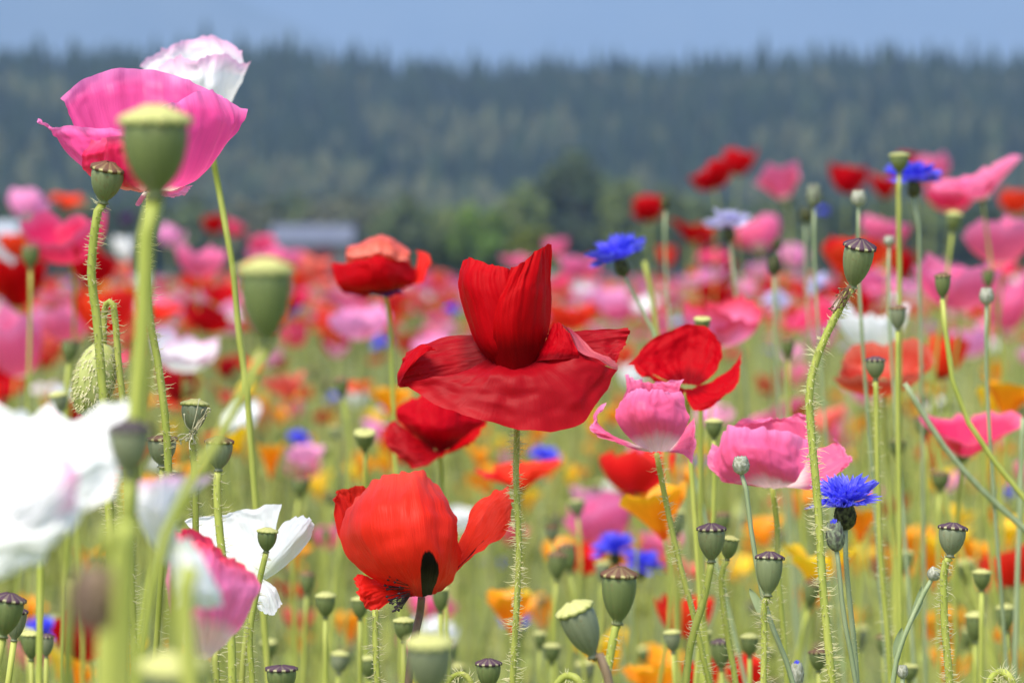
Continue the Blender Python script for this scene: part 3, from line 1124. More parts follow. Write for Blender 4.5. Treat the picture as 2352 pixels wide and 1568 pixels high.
def cornflower(x, y, wpx, d=None, color='blue', lean=0, pitch=12, label='', group=None, stem=None, hero=False, seed=None, dark=True):
    """x, y: middle of the flower head"""
    global ncf
    ncf += 1
    sd_ = seed or ncf
    rg = random.Random(sd_ * 7)
    d = d or 0.030 * F / wpx
    wr = wpx * d / F
    M3 = frame(lean, pitch, 0)
    c = at(x, y, d)
    root = thing('cornflower', base_of(c), label, 'cornflower', group)
    L0 = Matrix.Translation(c - root.location) @ M3.to_4x4()
    rows = [(11, 0.55, 6), (9, 0.50, 26), (7, 0.42, 50), (4, 0.30, 74)] if hero else [(10, 0.54, 4), (9, 0.48, 34), (6, 0.38, 62)]
    for (n, L, el) in rows:
        for k in range(n):
            az = 360.0 * k / n + rg.uniform(-12, 12) + el
            e = el + rg.uniform(-10, 10)
            Lr = wr * L * rg.uniform(0.88, 1.12)
            M = L0 @ Matrix.Translation((0, 0, -wr * 0.10)) @ Matrix.Rotation(R(az), 4, 'Z') @ Matrix.Rotation(R(e), 4, 'X') @ Matrix.Rotation(R(rg.uniform(-25, 25)), 4, 'Y') @ Matrix.Diagonal((Lr, Lr, Lr, 1))
            o = link('floret', FLORET[rg.randrange(5)], root, mat=PETAL[color])
            o.matrix_local = M
    ch = wr * (0.34 if hero else 0.27)
    cw = wr * (0.34 if hero else 0.27)
    o = link('calyx', CALYX, root, mat=M_CALYX)
    o.matrix_local = L0 @ Matrix.Translation((0, 0, -wr * 0.12 - ch)) @ Matrix.Diagonal((cw * 0.9, cw * 0.9, ch, 1))
    foot = c + M3 @ Vector((0, 0, -wr * 0.12 - ch))
    pts = [tuple(foot + M3 @ Vector((0, 0, 0.001)))]
    if stem:
        pts += [tuple(at(a, b, d)) for a, b in stem]
    else:
        b2 = foot - M3 @ Vector((0, 0, 0.03))
        pts += [tuple(b2), (b2.x + rg.uniform(-.02, .02), b2.y + .01, b2.z - 0.13), (b2.x + rg.uniform(-.04, .04), b2.y, max(b2.z - 0.26, .02))]
    add_stem(root, pts, 0.0009, 0.0013, M_STEM_GREY, 40 if hero else 0, hl=0.0012, n=26 if hero else 12, ns=7 if hero else 5)
    return root


def leaf_strip(root, pts, d, w_=0.0016, mat=None):
    P = cr(np.array([tuple(at(a, b, d)) for a, b in pts]), 12) - np.array(root.location)
    V, UV = [], []
    for i, p in enumerate(P):
        t = i / 11
        ww = w_ * math.sin(math.pi * min(0.08 + t * 0.92, 1)) ** 0.6
        for s in (-1, 0, 1):
            V.append((p[0] + s * ww, p[1] + (0 if s else 0.0006), p[2]))
            UV.append((0.5 + s / 2, t))
    link('leaf', mesh('leaf', V, grid_faces(12, 3), mat or M_STEM_GREY, UV), root)


def cornbud(x, y, wpx, hpx, d, lean=0, pitch=5, mat=None, tip='blue', label='', group=None, stem=None, leaves=()):
    M3 = frame(lean, pitch, 20)
    wr, hr = wpx * d / F, hpx * d / F
    c = at(x, y, d)
    foot = c - M3 @ Vector((0, 0, hr * 0.5))
    root = thing('cornflower_bud', base_of(foot), label, 'flower bud', group)
    L0 = Matrix.Translation(foot - root.location) @ M3.to_4x4()
    o = link('calyx', CALYX, root, mat=mat or M_CALYX_G)
    o.matrix_local = L0 @ Matrix.Diagonal((wr, wr, hr * 0.86, 1))
    if tip:
        for k in range(5):
            f = link('floret', FLORET[k], root, mat=PETAL[tip])
            f.matrix_local = L0 @ Matrix.Translation((0, 0, hr * 0.68)) @ Matrix.Rotation(R(72 * k), 4, 'Z') @ Matrix.Rotation(R(80), 4, 'X') @ Matrix.Diagonal((wr * .6, hr * 0.34, wr * .4, 1))
    pts = [tuple(foot)]
    if stem:
        pts += [tuple(at(a, b, d)) for a, b in stem]
    else:
        b2 = foot - M3 @ Vector((0, 0, 0.03))
        pts += [tuple(b2), (b2.x + .01, b2.y, b2.z - 0.14), (b2.x + .02, b2.y, max(b2.z - 0.28, .02))]
    add_stem(root, pts, 0.0008, 0.0012, M_STEM_GREY, n=20, ns=6)
    for lv in leaves:
        leaf_strip(root, lv, d)
    return root


# ================================================================== the flowers one can tell apart
def net_poppy(label, d, base, nets, stem, nh=0, stem_mat=None, r=0.00105, name='poppy', ruffle=0.0009, hl=0.0034, seed=1, wrinkle=1.0):
    """nets: list of (material, net[, edge])"""
    b = at(base[0], base[1], d)
    root = thing(name, base_of(b), label, 'poppy')
    for i, nn in enumerate(nets):
        net_petal(root, nn[1], d, nn[0], ruffle=ruffle, seed=seed * 31 + i, wrinkle=nn[3] if len(nn) > 3 else wrinkle, edge=nn[2] if len(nn) > 2 else 3.0)
    add_stem(root, [tuple(b)] + [tuple(at(x, y, d + (0.004 if i == 0 else 0))) for i, (x, y) in enumerate(stem)], r, r * 1.2, stem_mat, nh, ns=9, n=34, hl=hl, seed=seed)
    return root


# --- the sharp red poppy
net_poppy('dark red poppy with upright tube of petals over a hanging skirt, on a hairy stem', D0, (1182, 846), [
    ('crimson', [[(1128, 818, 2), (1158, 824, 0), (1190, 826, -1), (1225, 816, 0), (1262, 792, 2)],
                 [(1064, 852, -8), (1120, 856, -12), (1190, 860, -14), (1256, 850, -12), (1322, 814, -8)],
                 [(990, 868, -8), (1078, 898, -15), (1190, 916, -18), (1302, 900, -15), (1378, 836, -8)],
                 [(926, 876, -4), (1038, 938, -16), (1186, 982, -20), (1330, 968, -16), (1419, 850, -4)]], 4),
    ('crimson', [[(1100, 768, 10), (1110, 805, 5), (1135, 850, 3)],
                 [(1035, 772, 12), (1030, 820, 4), (1030, 874, 0)],
                 [(978, 789, 12), (965, 832, 2), (968, 886, -1)],
                 [(936, 803, 7), (920, 845, -1), (914, 889, -3)]], 4),
    ('crimson', [[(1255, 768, 9), (1258, 800, 6), (1265, 835, 4)],
                 [(1318, 761, 12), (1325, 792, 8), (1335, 838, 4)],
                 [(1385, 753, 14), (1390, 790, 9), (1388, 840, 4)],
                 [(1447, 748, 14), (1437, 785, 10), (1419, 832, 4)]], 3),
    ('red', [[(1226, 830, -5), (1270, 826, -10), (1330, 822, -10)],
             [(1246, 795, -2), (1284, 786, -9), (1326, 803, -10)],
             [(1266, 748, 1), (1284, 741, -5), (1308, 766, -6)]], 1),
    ('rosered', [[(1284, 741, -5), (1296, 749, 1), (1306, 752, 5)],
             [(1310, 766, -6), (1322, 778, 0), (1334, 776, 4)],
             [(1326, 805, -10), (1345, 808, -3), (1362, 806, 1)],
             [(1372, 826, -9), (1388, 824, -4), (1398, 823, 0)],
             [(1418, 848, -4), (1417, 840, -2), (1414, 832, 1)]], 1),
    ('red', [[(912, 889, -5), (921, 874, -8), (928, 866, -7)],
             [(916, 850, -1), (940, 836, -7), (955, 828, -8)],
             [(942, 812, 3), (962, 806, -4), (984, 806, -6)],
             [(966, 794, 4), (986, 793, -2), (1006, 803, -3)]], 2),
    ('red', [[(1126, 834, 1), (1150, 842, -5), (1180, 846, -7), (1205, 842, -6), (1230, 825, -2)],
             [(1087, 777, 3), (1110, 785, -7), (1150, 790, -11), (1190, 790, -10), (1225, 780, -5)],
             [(1058, 690, 5), (1085, 695, -6), (1125, 700, -11), (1165, 705, -11), (1200, 705, -8)],
             [(1049, 645, 6), (1072, 640, -4), (1110, 645, -9), (1150, 650, -10), (1185, 660, -8)],
             [(1059, 596, 7), (1085, 593, 0), (1118, 602, -5), (1150, 612, -7), (1178, 622, -7)]], 3, 0.42),
    ('red', [[(1140, 842, -6), (1175, 849, -10), (1205, 843, -9), (1230, 826, -5), (1248, 800, 2)],
             [(1132, 760, -12), (1160, 765, -15), (1195, 765, -14), (1237, 760, -7), (1263, 750, 3)],
             [(1140, 705, -13), (1165, 700, -15), (1200, 690, -14), (1242, 680, -6), (1267, 680, 4)],
             [(1160, 655, -12), (1180, 650, -13), (1208, 640, -11), (1242, 630, -4), (1264, 625, 5)],
             [(1177, 621, -9), (1200, 606, -9), (1226, 582, -5), (1250, 571, 0), (1267, 562, 5)]], 3, 0.42),
    ('red', [[(1130, 826, 5), (1180, 828, 10), (1244, 806, 6)],
             [(1086, 752, 8), (1170, 748, 23), (1262, 735, 7)],
             [(1062, 655, 10), (1165, 650, 25), (1262, 645, 8)],
             [(1072, 612, 12), (1168, 634, 23), (1256, 604, 10)]], 2),
], [(1187, 985), (1185, 1100), (1192, 1260), (1186, 1400), (1177, 1568)], nh=420, r=0.00105, seed=3, wrinkle=0.75, ruffle=0.0008)

# --- the pink bowl
net_poppy('large pink bowl-shaped poppy with pale base, standing above the field', 1.16, (345, 444), [
    ('pinkbowl', [[(290, 428, 2), (310, 430, 4), (335, 432, 5), (365, 430, 4), (390, 428, 2)],
                  [(212, 352, 8), (258, 345, 19), (330, 340, 25), (412, 345, 19), (462, 352, 8)],
                  [(162, 276, 12), (220, 246, 25), (330, 234, 32), (432, 250, 25), (500, 276, 12)],
                  [(140, 224, 14), (208, 174, 28), (325, 157, 35), (435, 182, 28), (510, 222, 14)]], 2),
    ('pinkbowl', [[(275, 430, 1), (288, 433, -2), (304, 436, -4), (330, 438, -5)],
                  [(178, 374, 6), (200, 382, -8), (238, 392, -20), (300, 397, -27)],
                  [(118, 302, 12), (140, 318, 0), (188, 330, -18), (285, 340, -31)],
                  [(82, 274, 16), (108, 290, 3), (165, 289, -15), (285, 296, -29)]], 3),
    ('hotpink', [[(285, 436, -3), (320, 440, -6), (352, 440, -6)],
                 [(206, 402, -15), (288, 416, -28), (372, 412, -28)],
                 [(188, 366, -21), (280, 352, -34), (370, 350, -33)],
                 [(214, 326, -22), (280, 315, -35), (362, 320, -34)]], 2),
    ('pinkbowl', [[(330, 440, -5), (370, 441, -6), (402, 434, -3), (424, 426, 0)],
                  [(345, 395, -28), (402, 412, -23), (452, 408, -8), (466, 396, 2)],
                  [(350, 325, -34), (422, 332, -27), (498, 338, -8), (524, 330, 6)],
                  [(357, 275, -34), (430, 264, -25), (520, 274, -6), (557, 282, 8)],
                  [(364, 246, -31), (425, 226, -20), (492, 212, 3), (562, 254, 15)]], 4),
    ('palepink', [[(352, 432, -8), (376, 438, -14), (404, 440, -14)],
                  [(362, 440, -16), (396, 444, -20), (430, 428, -16)],
                  [(372, 451, -18), (412, 450, -20), (446, 426, -17)]], 2),
    ('palepink', [[(330, 440, -2), (336, 442, -4), (342, 440, -2)],
                  [(318, 458, -5), (326, 462, -7), (332, 456, -5)],
                  [(310, 472, -5), (318, 474, -6), (324, 466, -5)]], 1),
], [(340, 520), (338, 620), (342, 720), (364, 840), (383, 1000), (387, 1090), (392, 1240)], nh=300, r=0.00125, seed=5, ruffle=0.0013, wrinkle=0.75)

net_poppy('white poppy with pink rim looking over the pink bowl poppy', 1.42, (487, 352), [
    ('rosewhite', [[(465, 340, 4), (478, 344, 6), (492, 344, 6), (505, 340, 4)],
                   [(388, 238, 8), (440, 226, 18), (490, 222, 18), (532, 228, 8)],
                   [(338, 172, 8), (410, 150, 20), (490, 140, 22), (556, 168, 8)],
                   [(310, 148, 6), (385, 102, 20), (475, 87, 24), (555, 112, 8)]], 7),
    ('rosewhite', [[(468, 345, -2), (480, 348, -4), (494, 348, -4), (506, 342, -2)],
                   [(408, 256, -4), (450, 262, -16), (495, 258, -16), (524, 246, -4)],
                   [(378, 205, -6), (440, 198, -20), (500, 190, -20), (556, 190, -4)],
                   [(366, 152, -6), (430, 130, -20), (500, 120, -20), (568, 152, -4)]], 7),
], [(500, 420), (518, 520), (537, 630), (548, 760), (562, 860), (575, 1000)], r=0.0013, seed=6)

# --- the red poppy with the black blotch
rt = net_poppy('glossy scarlet poppy with black blotch and petals spread like wings', 1.22, (968, 1372), [
    ('blotched', [[(915, 1350, -3), (945, 1364, -5), (970, 1370, -6), (998, 1364, -5), (1024, 1350, -3)],
                  [(850, 1326, -8), (900, 1322, -21), (962, 1312, -28), (1018, 1314, -22), (1046, 1326, -8)],
                  [(796, 1272, -4), (860, 1256, -25), (948, 1242, -34), (1022, 1246, -25), (1064, 1272, -6)],
                  [(787, 1200, 2), (850, 1168, -21), (938, 1152, -30), (1012, 1170, -20), (1060, 1216, -2)],
                  [(816, 1144, 8), (865, 1097, -4), (927, 1075, -11), (985, 1098, -6), (1035, 1160, 4)]], 2),
    ('scarlet', [[(890, 1345, 4), (910, 1350, 6), (935, 1355, 6)],
                 [(795, 1262, 12), (840, 1262, 21), (890, 1260, 24)],
                 [(766, 1168, 16), (805, 1165, 26), (860, 1165, 28)],
                 [(763, 1141, 18), (790, 1121, 26), (850, 1118, 30)]], 2),
    ('scarlet', [[(950, 1360, 4), (980, 1362, 4), (1010, 1355, 4)],
                 [(880, 1270, 26), (950, 1260, 32), (1042, 1270, 20)],
                 [(860, 1170, 30), (940, 1150, 36), (1040, 1200, 22)],
                 [(870, 1116, 26), (940, 1098, 30), (1025, 1160, 18)]], 2),
    ('blotched', [[(1000, 1358, 2), (1015, 1348, 0), (1032, 1330, -4)],
                  [(1045, 1258, 9), (1070, 1276, 0), (1082, 1285, -9)],
                  [(1076, 1186, 12), (1115, 1216, -2), (1132, 1250, -9)],
                  [(1125, 1132, 14), (1150, 1168, 2), (1162, 1226, -6)],
                  [(1156, 1111, 14), (1174, 1140, 4), (1172, 1205, -4)]], 3),
    ('scarlet', [[(930, 1352, 0), (945, 1361, -2), (956, 1367, -4)],
                 [(862, 1328, -4), (880, 1352, -9), (906, 1376, -9)],
                 [(826, 1320, -6), (840, 1362, -13), (872, 1397, -11)],
                 [(821, 1332, -6), (830, 1378, -13), (848, 1402, -11)]], 2),
], [(964, 1410), (956, 1445), (945, 1510), (938, 1568)], stem_mat=M_STEM_BROWN, r=0.0014, seed=8, wrinkle=1.3)
stamens(rt, at(935, 1356, 1.205), (-1.0, -0.5, -0.15), 44, 0.004, 0.0062, M_DARK, 3)

# --- poppies close behind
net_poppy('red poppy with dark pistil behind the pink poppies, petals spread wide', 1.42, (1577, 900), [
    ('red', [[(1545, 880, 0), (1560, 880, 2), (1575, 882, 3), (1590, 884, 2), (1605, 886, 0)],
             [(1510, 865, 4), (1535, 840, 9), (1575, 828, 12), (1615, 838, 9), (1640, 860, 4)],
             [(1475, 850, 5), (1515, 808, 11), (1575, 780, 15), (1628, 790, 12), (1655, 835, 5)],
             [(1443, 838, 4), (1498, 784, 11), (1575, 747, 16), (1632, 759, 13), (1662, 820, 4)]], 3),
    ('red', [[(1572, 893, -2), (1590, 892, -2), (1602, 886, 0)],
             [(1580, 920, -13), (1630, 905, -11), (1645, 870, 0)],
             [(1598, 944, -17), (1660, 902, -13), (1682, 842, 2)],
             [(1636, 936, -17), (1692, 880, -13), (1709, 811, 4)]], 2),
    ('red', [[(1555, 885, -1), (1565, 890, -2), (1577, 895, -2)],
             [(1500, 862, 0), (1520, 880, -9), (1562, 912, -11)],
             [(1448, 838, 3), (1490, 868, -9), (1552, 896, -15)]], 2),
], [(1580, 960), (1588, 1080), (1600, 1250)], seed=9)
net_poppy('pink poppy with pointed tips and white base, half covered by the red one', 1.27, (1508, 1041), [
    ('pink', [[(1480, 1032, -4), (1508, 1038, -6), (1535, 1036, -4)],
              [(1430, 992, -17), (1500, 972, -28), (1577, 985, -14)],
              [(1410, 937, -17), (1490, 922, -28), (1582, 940, -10)],
              [(1432, 906, -10), (1495, 892, -19), (1560, 902, -6)]], 2),
    ('pink', [[(1480, 1030, 0), (1490, 1033, -3), (1500, 1037, -5)],
              [(1402, 998, 5), (1425, 1014, -8), (1450, 1027, -13)],
              [(1368, 960, 8), (1380, 988, -8), (1412, 1012, -13)],
              [(1392, 928, 10), (1356, 976, -5), (1374, 1006, -10)]], 2),
    ('pink', [[(1490, 1020, 4), (1510, 1022, 4), (1530, 1020, 4)],
              [(1430, 945, 17), (1500, 935, 24), (1560, 940, 17)],
              [(1440, 895, 19), (1500, 888, 24), (1558, 895, 19)],
              [(1440, 857, 21), (1492, 879, 26), (1565, 871, 19)]], 2),
    ('pink', [[(1520, 1037, -4), (1530, 1036, -2), (1536, 1030, 2)],
              [(1562, 1042, -9), (1580, 1010, -4), (1586, 970, 5)],
              [(1590, 1070, -9), (1599, 1020, -4), (1594, 958, 5)]], 2),
], [(1525, 1130), (1560, 1290), (1590, 1400), (1620, 1530), (1632, 1580)], nh=160, seed=10)
net_poppy('wide pink poppy with cream base beside the blue cornflower', 1.32, (1774, 1122), [
    ('pink', [[(1740, 1115, -3), (1773, 1121, -5), (1806, 1118, -3)],
              [(1672, 1102, -17), (1742, 1072, -28), (1832, 1102, -19)],
              [(1636, 1062, -17), (1722, 1022, -30), (1852, 1062, -17)],
              [(1652, 996, -10), (1722, 976, -21), (1852, 1010, -8)]], 2),
    ('pink', [[(1745, 1112, 0), (1755, 1118, -3), (1766, 1121, -4)],
              [(1680, 1052, 5), (1680, 1086, -9), (1702, 1114, -13)],
              [(1634, 1020, 9), (1626, 1062, -6), (1656, 1107, -11)]], 2),
    ('pink', [[(1755, 1105, 4), (1780, 1108, 4), (1806, 1105, 4)],
              [(1690, 1035, 17), (1775, 1022, 26), (1862, 1030, 17)],
              [(1690, 980, 19), (1770, 970, 28), (1862, 968, 19)],
              [(1716, 957, 19), (1780, 962, 28), (1852, 957, 19)]], 3),
    ('pink', [[(1795, 1119, -3), (1806, 1116, 0), (1810, 1108, 3)],
              [(1872, 1124, -11), (1882, 1092, -2), (1872, 1040, 9)],
              [(1926, 1090, -9), (1936, 1066, -2), (1916, 1018, 9)],
              [(1936, 1076, -6), (1958, 1052, 0), (1922, 1008, 9)]], 3),
], [(1784, 1200), (1786, 1300), (1796, 1420), (1808, 1568)], nh=60, seed=11)
net_poppy('pure white poppy with separate petals behind the rose and white poppy', 1.24, (575, 1330), [
    ('white', [[(540, 1322, 0), (562, 1322, 0), (592, 1320, 0)],
               [(480, 1262, 7), (560, 1252, 9), (616, 1266, 2)],
               [(432, 1207, 11), (540, 1197, 13), (633, 1216, 4)],
               [(422, 1193, 11), (530, 1177, 13), (646, 1154, 6)]], 3),
    ('white', [[(580, 1325, -2), (596, 1326, -3), (612, 1330, -2)],
               [(618, 1266, -2), (650, 1266, -9), (658, 1297, -4)],
               [(644, 1213, 0), (690, 1216, -9), (702, 1250, -4)],
               [(678, 1184, 2), (711, 1186, -4), (720, 1215, -2)]], 3),
    ('white', [[(560, 1325, -4), (580, 1325, -5), (600, 1325, -4)],
               [(580, 1370, -13), (606, 1362, -15), (632, 1348, -11)],
               [(595, 1403, -15), (623, 1411, -17), (649, 1386, -13)]], 3),
], [(572, 1400), (560, 1500), (555, 1580)], seed=12, wrinkle=0.6)
net_poppy('rose and white streaked poppy with red rim, bent in front of the white poppy', 0.98, (472, 1514), [
    ('rosestripe', [[(452, 1510, 0), (470, 1514, -2), (488, 1508, 0)],
                    [(398, 1445, -8), (470, 1430, -21), (542, 1452, -6)],
                    [(382, 1350, -8), (462, 1342, -23), (580, 1385, -2)],
                    [(392, 1265, -2), (470, 1280, -16), (590, 1345, 6)],
                    [(402, 1214, 5), (472, 1262, -6), (558, 1300, 10)]], 2),
    ('rosestripe', [[(455, 1508, 3), (472, 1510, 5), (490, 1505, 3)],
                    [(400, 1440, 12), (480, 1430, 18), (555, 1440, 10)],
                    [(385, 1330, 14), (470, 1320, 22), (580, 1360, 12)],
                    [(400, 1240, 12), (440, 1215, 18), (556, 1302, 12)]], 2),
], [(478, 1540), (486, 1580)], seed=13)
net_poppy('big soft white poppy leaning in beside the purple-crowned pod', 0.70, (-140, 1320), [
    ('white', [[(-170, 1290, 0), (-150, 1310, 0), (-130, 1325, 0)],
               [(-30, 1090, 10), (60, 1130, -12), (40, 1245, -14)],
               [(60, 970, 18), (180, 1060, -8), (150, 1190, -12)],
               [(120, 946, 20), (250, 1020, 0), (266, 1148, -8)]], 9),
    ('white', [[(-200, 1280, 4), (-170, 1290, 5), (-140, 1290, 4)],
               [(-220, 1090, 16), (-100, 1080, 22), (10, 1090, 18)],
               [(-230, 980, 20), (-80, 960, 28), (50, 985, 22)],
               [(-220, 930, 20), (-60, 912, 28), (78, 950, 22)]], 9),
    ('white', [[(-170, 1280, -4), (-155, 1310, -6), (-150, 1335, -4)],
               [(-20, 1140, -14), (0, 1230, -22), (-50, 1330, -18)],
               [(120, 1130, -16), (110, 1220, -26), (30, 1325, -20)],
               [(205, 1140, -14), (160, 1225, -24), (80, 1305, -20)]], 5),
    ('rosewhite', [[(-140, 1310, -4), (-120, 1300, -6), (-110, 1280, -6)],
                   [(40, 1240, -24), (60, 1180, -26), (50, 1120, -24)],
                   [(175, 1170, -24), (170, 1090, -26), (150, 1030, -22)]], 6),
    ('white', [[(40, 1080, 20), (60, 1100, 22), (90, 1120, 20)],
               [(160, 980, 26), (190, 1000, 24), (210, 1040, 20)],
               [(240, 936, 28), (285, 920, 26), (308, 940, 22)]], 4),
], [(-150, 1400), (-160, 1600)], r=0.0014, seed=14)
net_poppy('soft white poppy with pink tinge hanging between the blurred green stems', 0.74, (400, 1300), [
    ('rosewhite', [[(372, 1290, 0), (395, 1298, -2), (415, 1290, 0)],
                   [(320, 1200, 4), (365, 1190, -10), (410, 1180, 2)],
                   [(310, 1150, 8), (370, 1140, -8), (440, 1140, 6)],
                   [(317, 1108, 10), (372, 1093, -2), (482, 1098, 10)]], 6),
    ('white', [[(385, 1230, 0), (410, 1240, -4), (435, 1232, 0)],
               [(395, 1290, -6), (435, 1300, -12), (470, 1290, -6)],
               [(395, 1350, -6), (450, 1360, -14), (505, 1350, -6)],
               [(400, 1396, -4), (455, 1402, -10), (512, 1392, -4)]], 5),
], [(398, 1400), (392, 1580)], r=0.0014, seed=15)
net_poppy('red poppy with folded salmon top and black base in front of the barn', 1.75, (884, 675), [
    ('red', [[(835, 670, 0), (880, 674, -4), (925, 664, 0)],
                 [(786, 664, -10), (866, 656, -26), (948, 650, -9)],
                 [(768, 622, -5), (858, 610, -30), (956, 625, -5)],
                 [(764, 612, 0), (850, 587, -20), (940, 598, -2)]], 3),
    ('salmon', [[(850, 660, 6), (880, 662, 8), (910, 658, 6)],
                [(800, 610, 12), (870, 590, 20), (935, 605, 12)],
                [(796, 575, 8), (870, 545, 14), (945, 572, 8)],
                [(806, 572, -8), (868, 548, -14), (940, 580, -8)],
                [(800, 592, -14), (862, 582, -22), (935, 602, -12)]], 2),
    ('scarlet', [[(905, 665, 0), (920, 662, -2), (935, 655, -2)],
                 [(945, 640, 4), (955, 645, -4), (960, 650, -10)],
                 [(958, 590, 8), (975, 610, 0), (976, 645, -8)],
                 [(950, 572, 10), (985, 590, 4), (972, 652, -6)]], 3),
    ('red', [[(840, 672, 2), (855, 675, -2), (870, 676, -4)],
             [(790, 665, 0), (800, 672, -6), (830, 676, -10)],
             [(765, 620, 4), (772, 645, -4), (786, 672, -8)]], 2),
    ('violet', [[(848, 668, -10), (880, 672, -14), (915, 664, -10)],
                [(852, 674, -14), (886, 678, -18), (922, 668, -14)],
                [(858, 676, -12), (888, 681, -15), (924, 672, -12)]], 1),
], [(895, 740), (900, 850), (905, 980)], seed=16)
net_poppy('deep red poppy tucked under the skirt of the dark red tube poppy', 1.62, (1010, 1040), [
    ('crimson', [[(985, 1020, -2), (1005, 1035, -4), (1030, 1030, -2)],
                 [(930, 985, -4), (945, 1036, -16), (985, 1066, -20)],
                 [(906, 962, 0), (884, 1012, -14), (942, 1079, -18)]], 3),
    ('red', [[(985, 1025, 0), (1008, 1036, -2), (1035, 1030, 0)],
             [(925, 980, 4), (1000, 985, -14), (1080, 1000, 4)],
             [(910, 950, 8), (1000, 940, -8), (1112, 975, 6)],
             [(940, 922, 10), (1010, 905, 0), (1118, 968, 8)]], 3),
    ('red', [[(1005, 1036, 0), (1020, 1036, -2), (1035, 1032, 0)],
             [(1010, 1045, -12), (1055, 1026, -18), (1078, 995, -8)],
             [(1030, 1042, -14), (1088, 1012, -18), (1117, 970, -6)]], 2),
], [(1015, 1100), (1020, 1250)], seed=17)

# ------------------------------------------------------------------ poppies further back, each one seen in the photograph
NEAR = {(2320, 1292): 2.1, (1572, 1412): 2.1, (1612, 1548): 2.1, (1712, 1540): 2.1, (2228, 1002): 1.75, (2028, 842): 1.8, (1465, 1080): 2.1, (1192, 1092): 2.0,
        (200, 1452): 2.0, (1342, 1282): 2.8, (2180, 815): 2.6, (2000, 742): 2.4, (1660, 736): 2.1, (686, 1416): 3.2, (752, 1232): 3.4, (700, 1050): 3.2}
SEA = 'blurred poppies of the field'
FORM = {'cup': 'cup-shaped', 'bowl': 'bowl-shaped', 'fan': 'funnel-shaped', 'open': 'flat', 'skirt': 'drooping'}
PSH = ('round', 'egg-shaped', 'long oval', 'domed', 'squat')
PBO = ('grey-green', 'leaf-green', 'blue-green')
FAR_TXT = {'red': 'small red poppy in the crowded middle of the field', 'scarlet': 'small orange-red poppy in the crowded middle of the field',
           'pink': 'small pink poppy in the crowded middle of the field', 'palepink': 'small pale pink poppy in the crowded middle of the field',
           'hotpink': 'small crimson-pink poppy in the crowded middle of the field', 'white': 'small white poppy in the crowded middle of the field',
           'rosewhite': 'small white poppy with pink rim in the crowded middle of the field', 'salmon': 'small salmon poppy in the crowded middle of the field',
           'crimson': 'small dark red poppy in the crowded middle of the field', 'violet': 'small dark purple bloom in the crowded middle of the field',
           'blotched': 'small scarlet poppy with black blotch in the crowded middle of the field', 'rosestripe': 'small streaked rose poppy in the crowded middle of the field'}
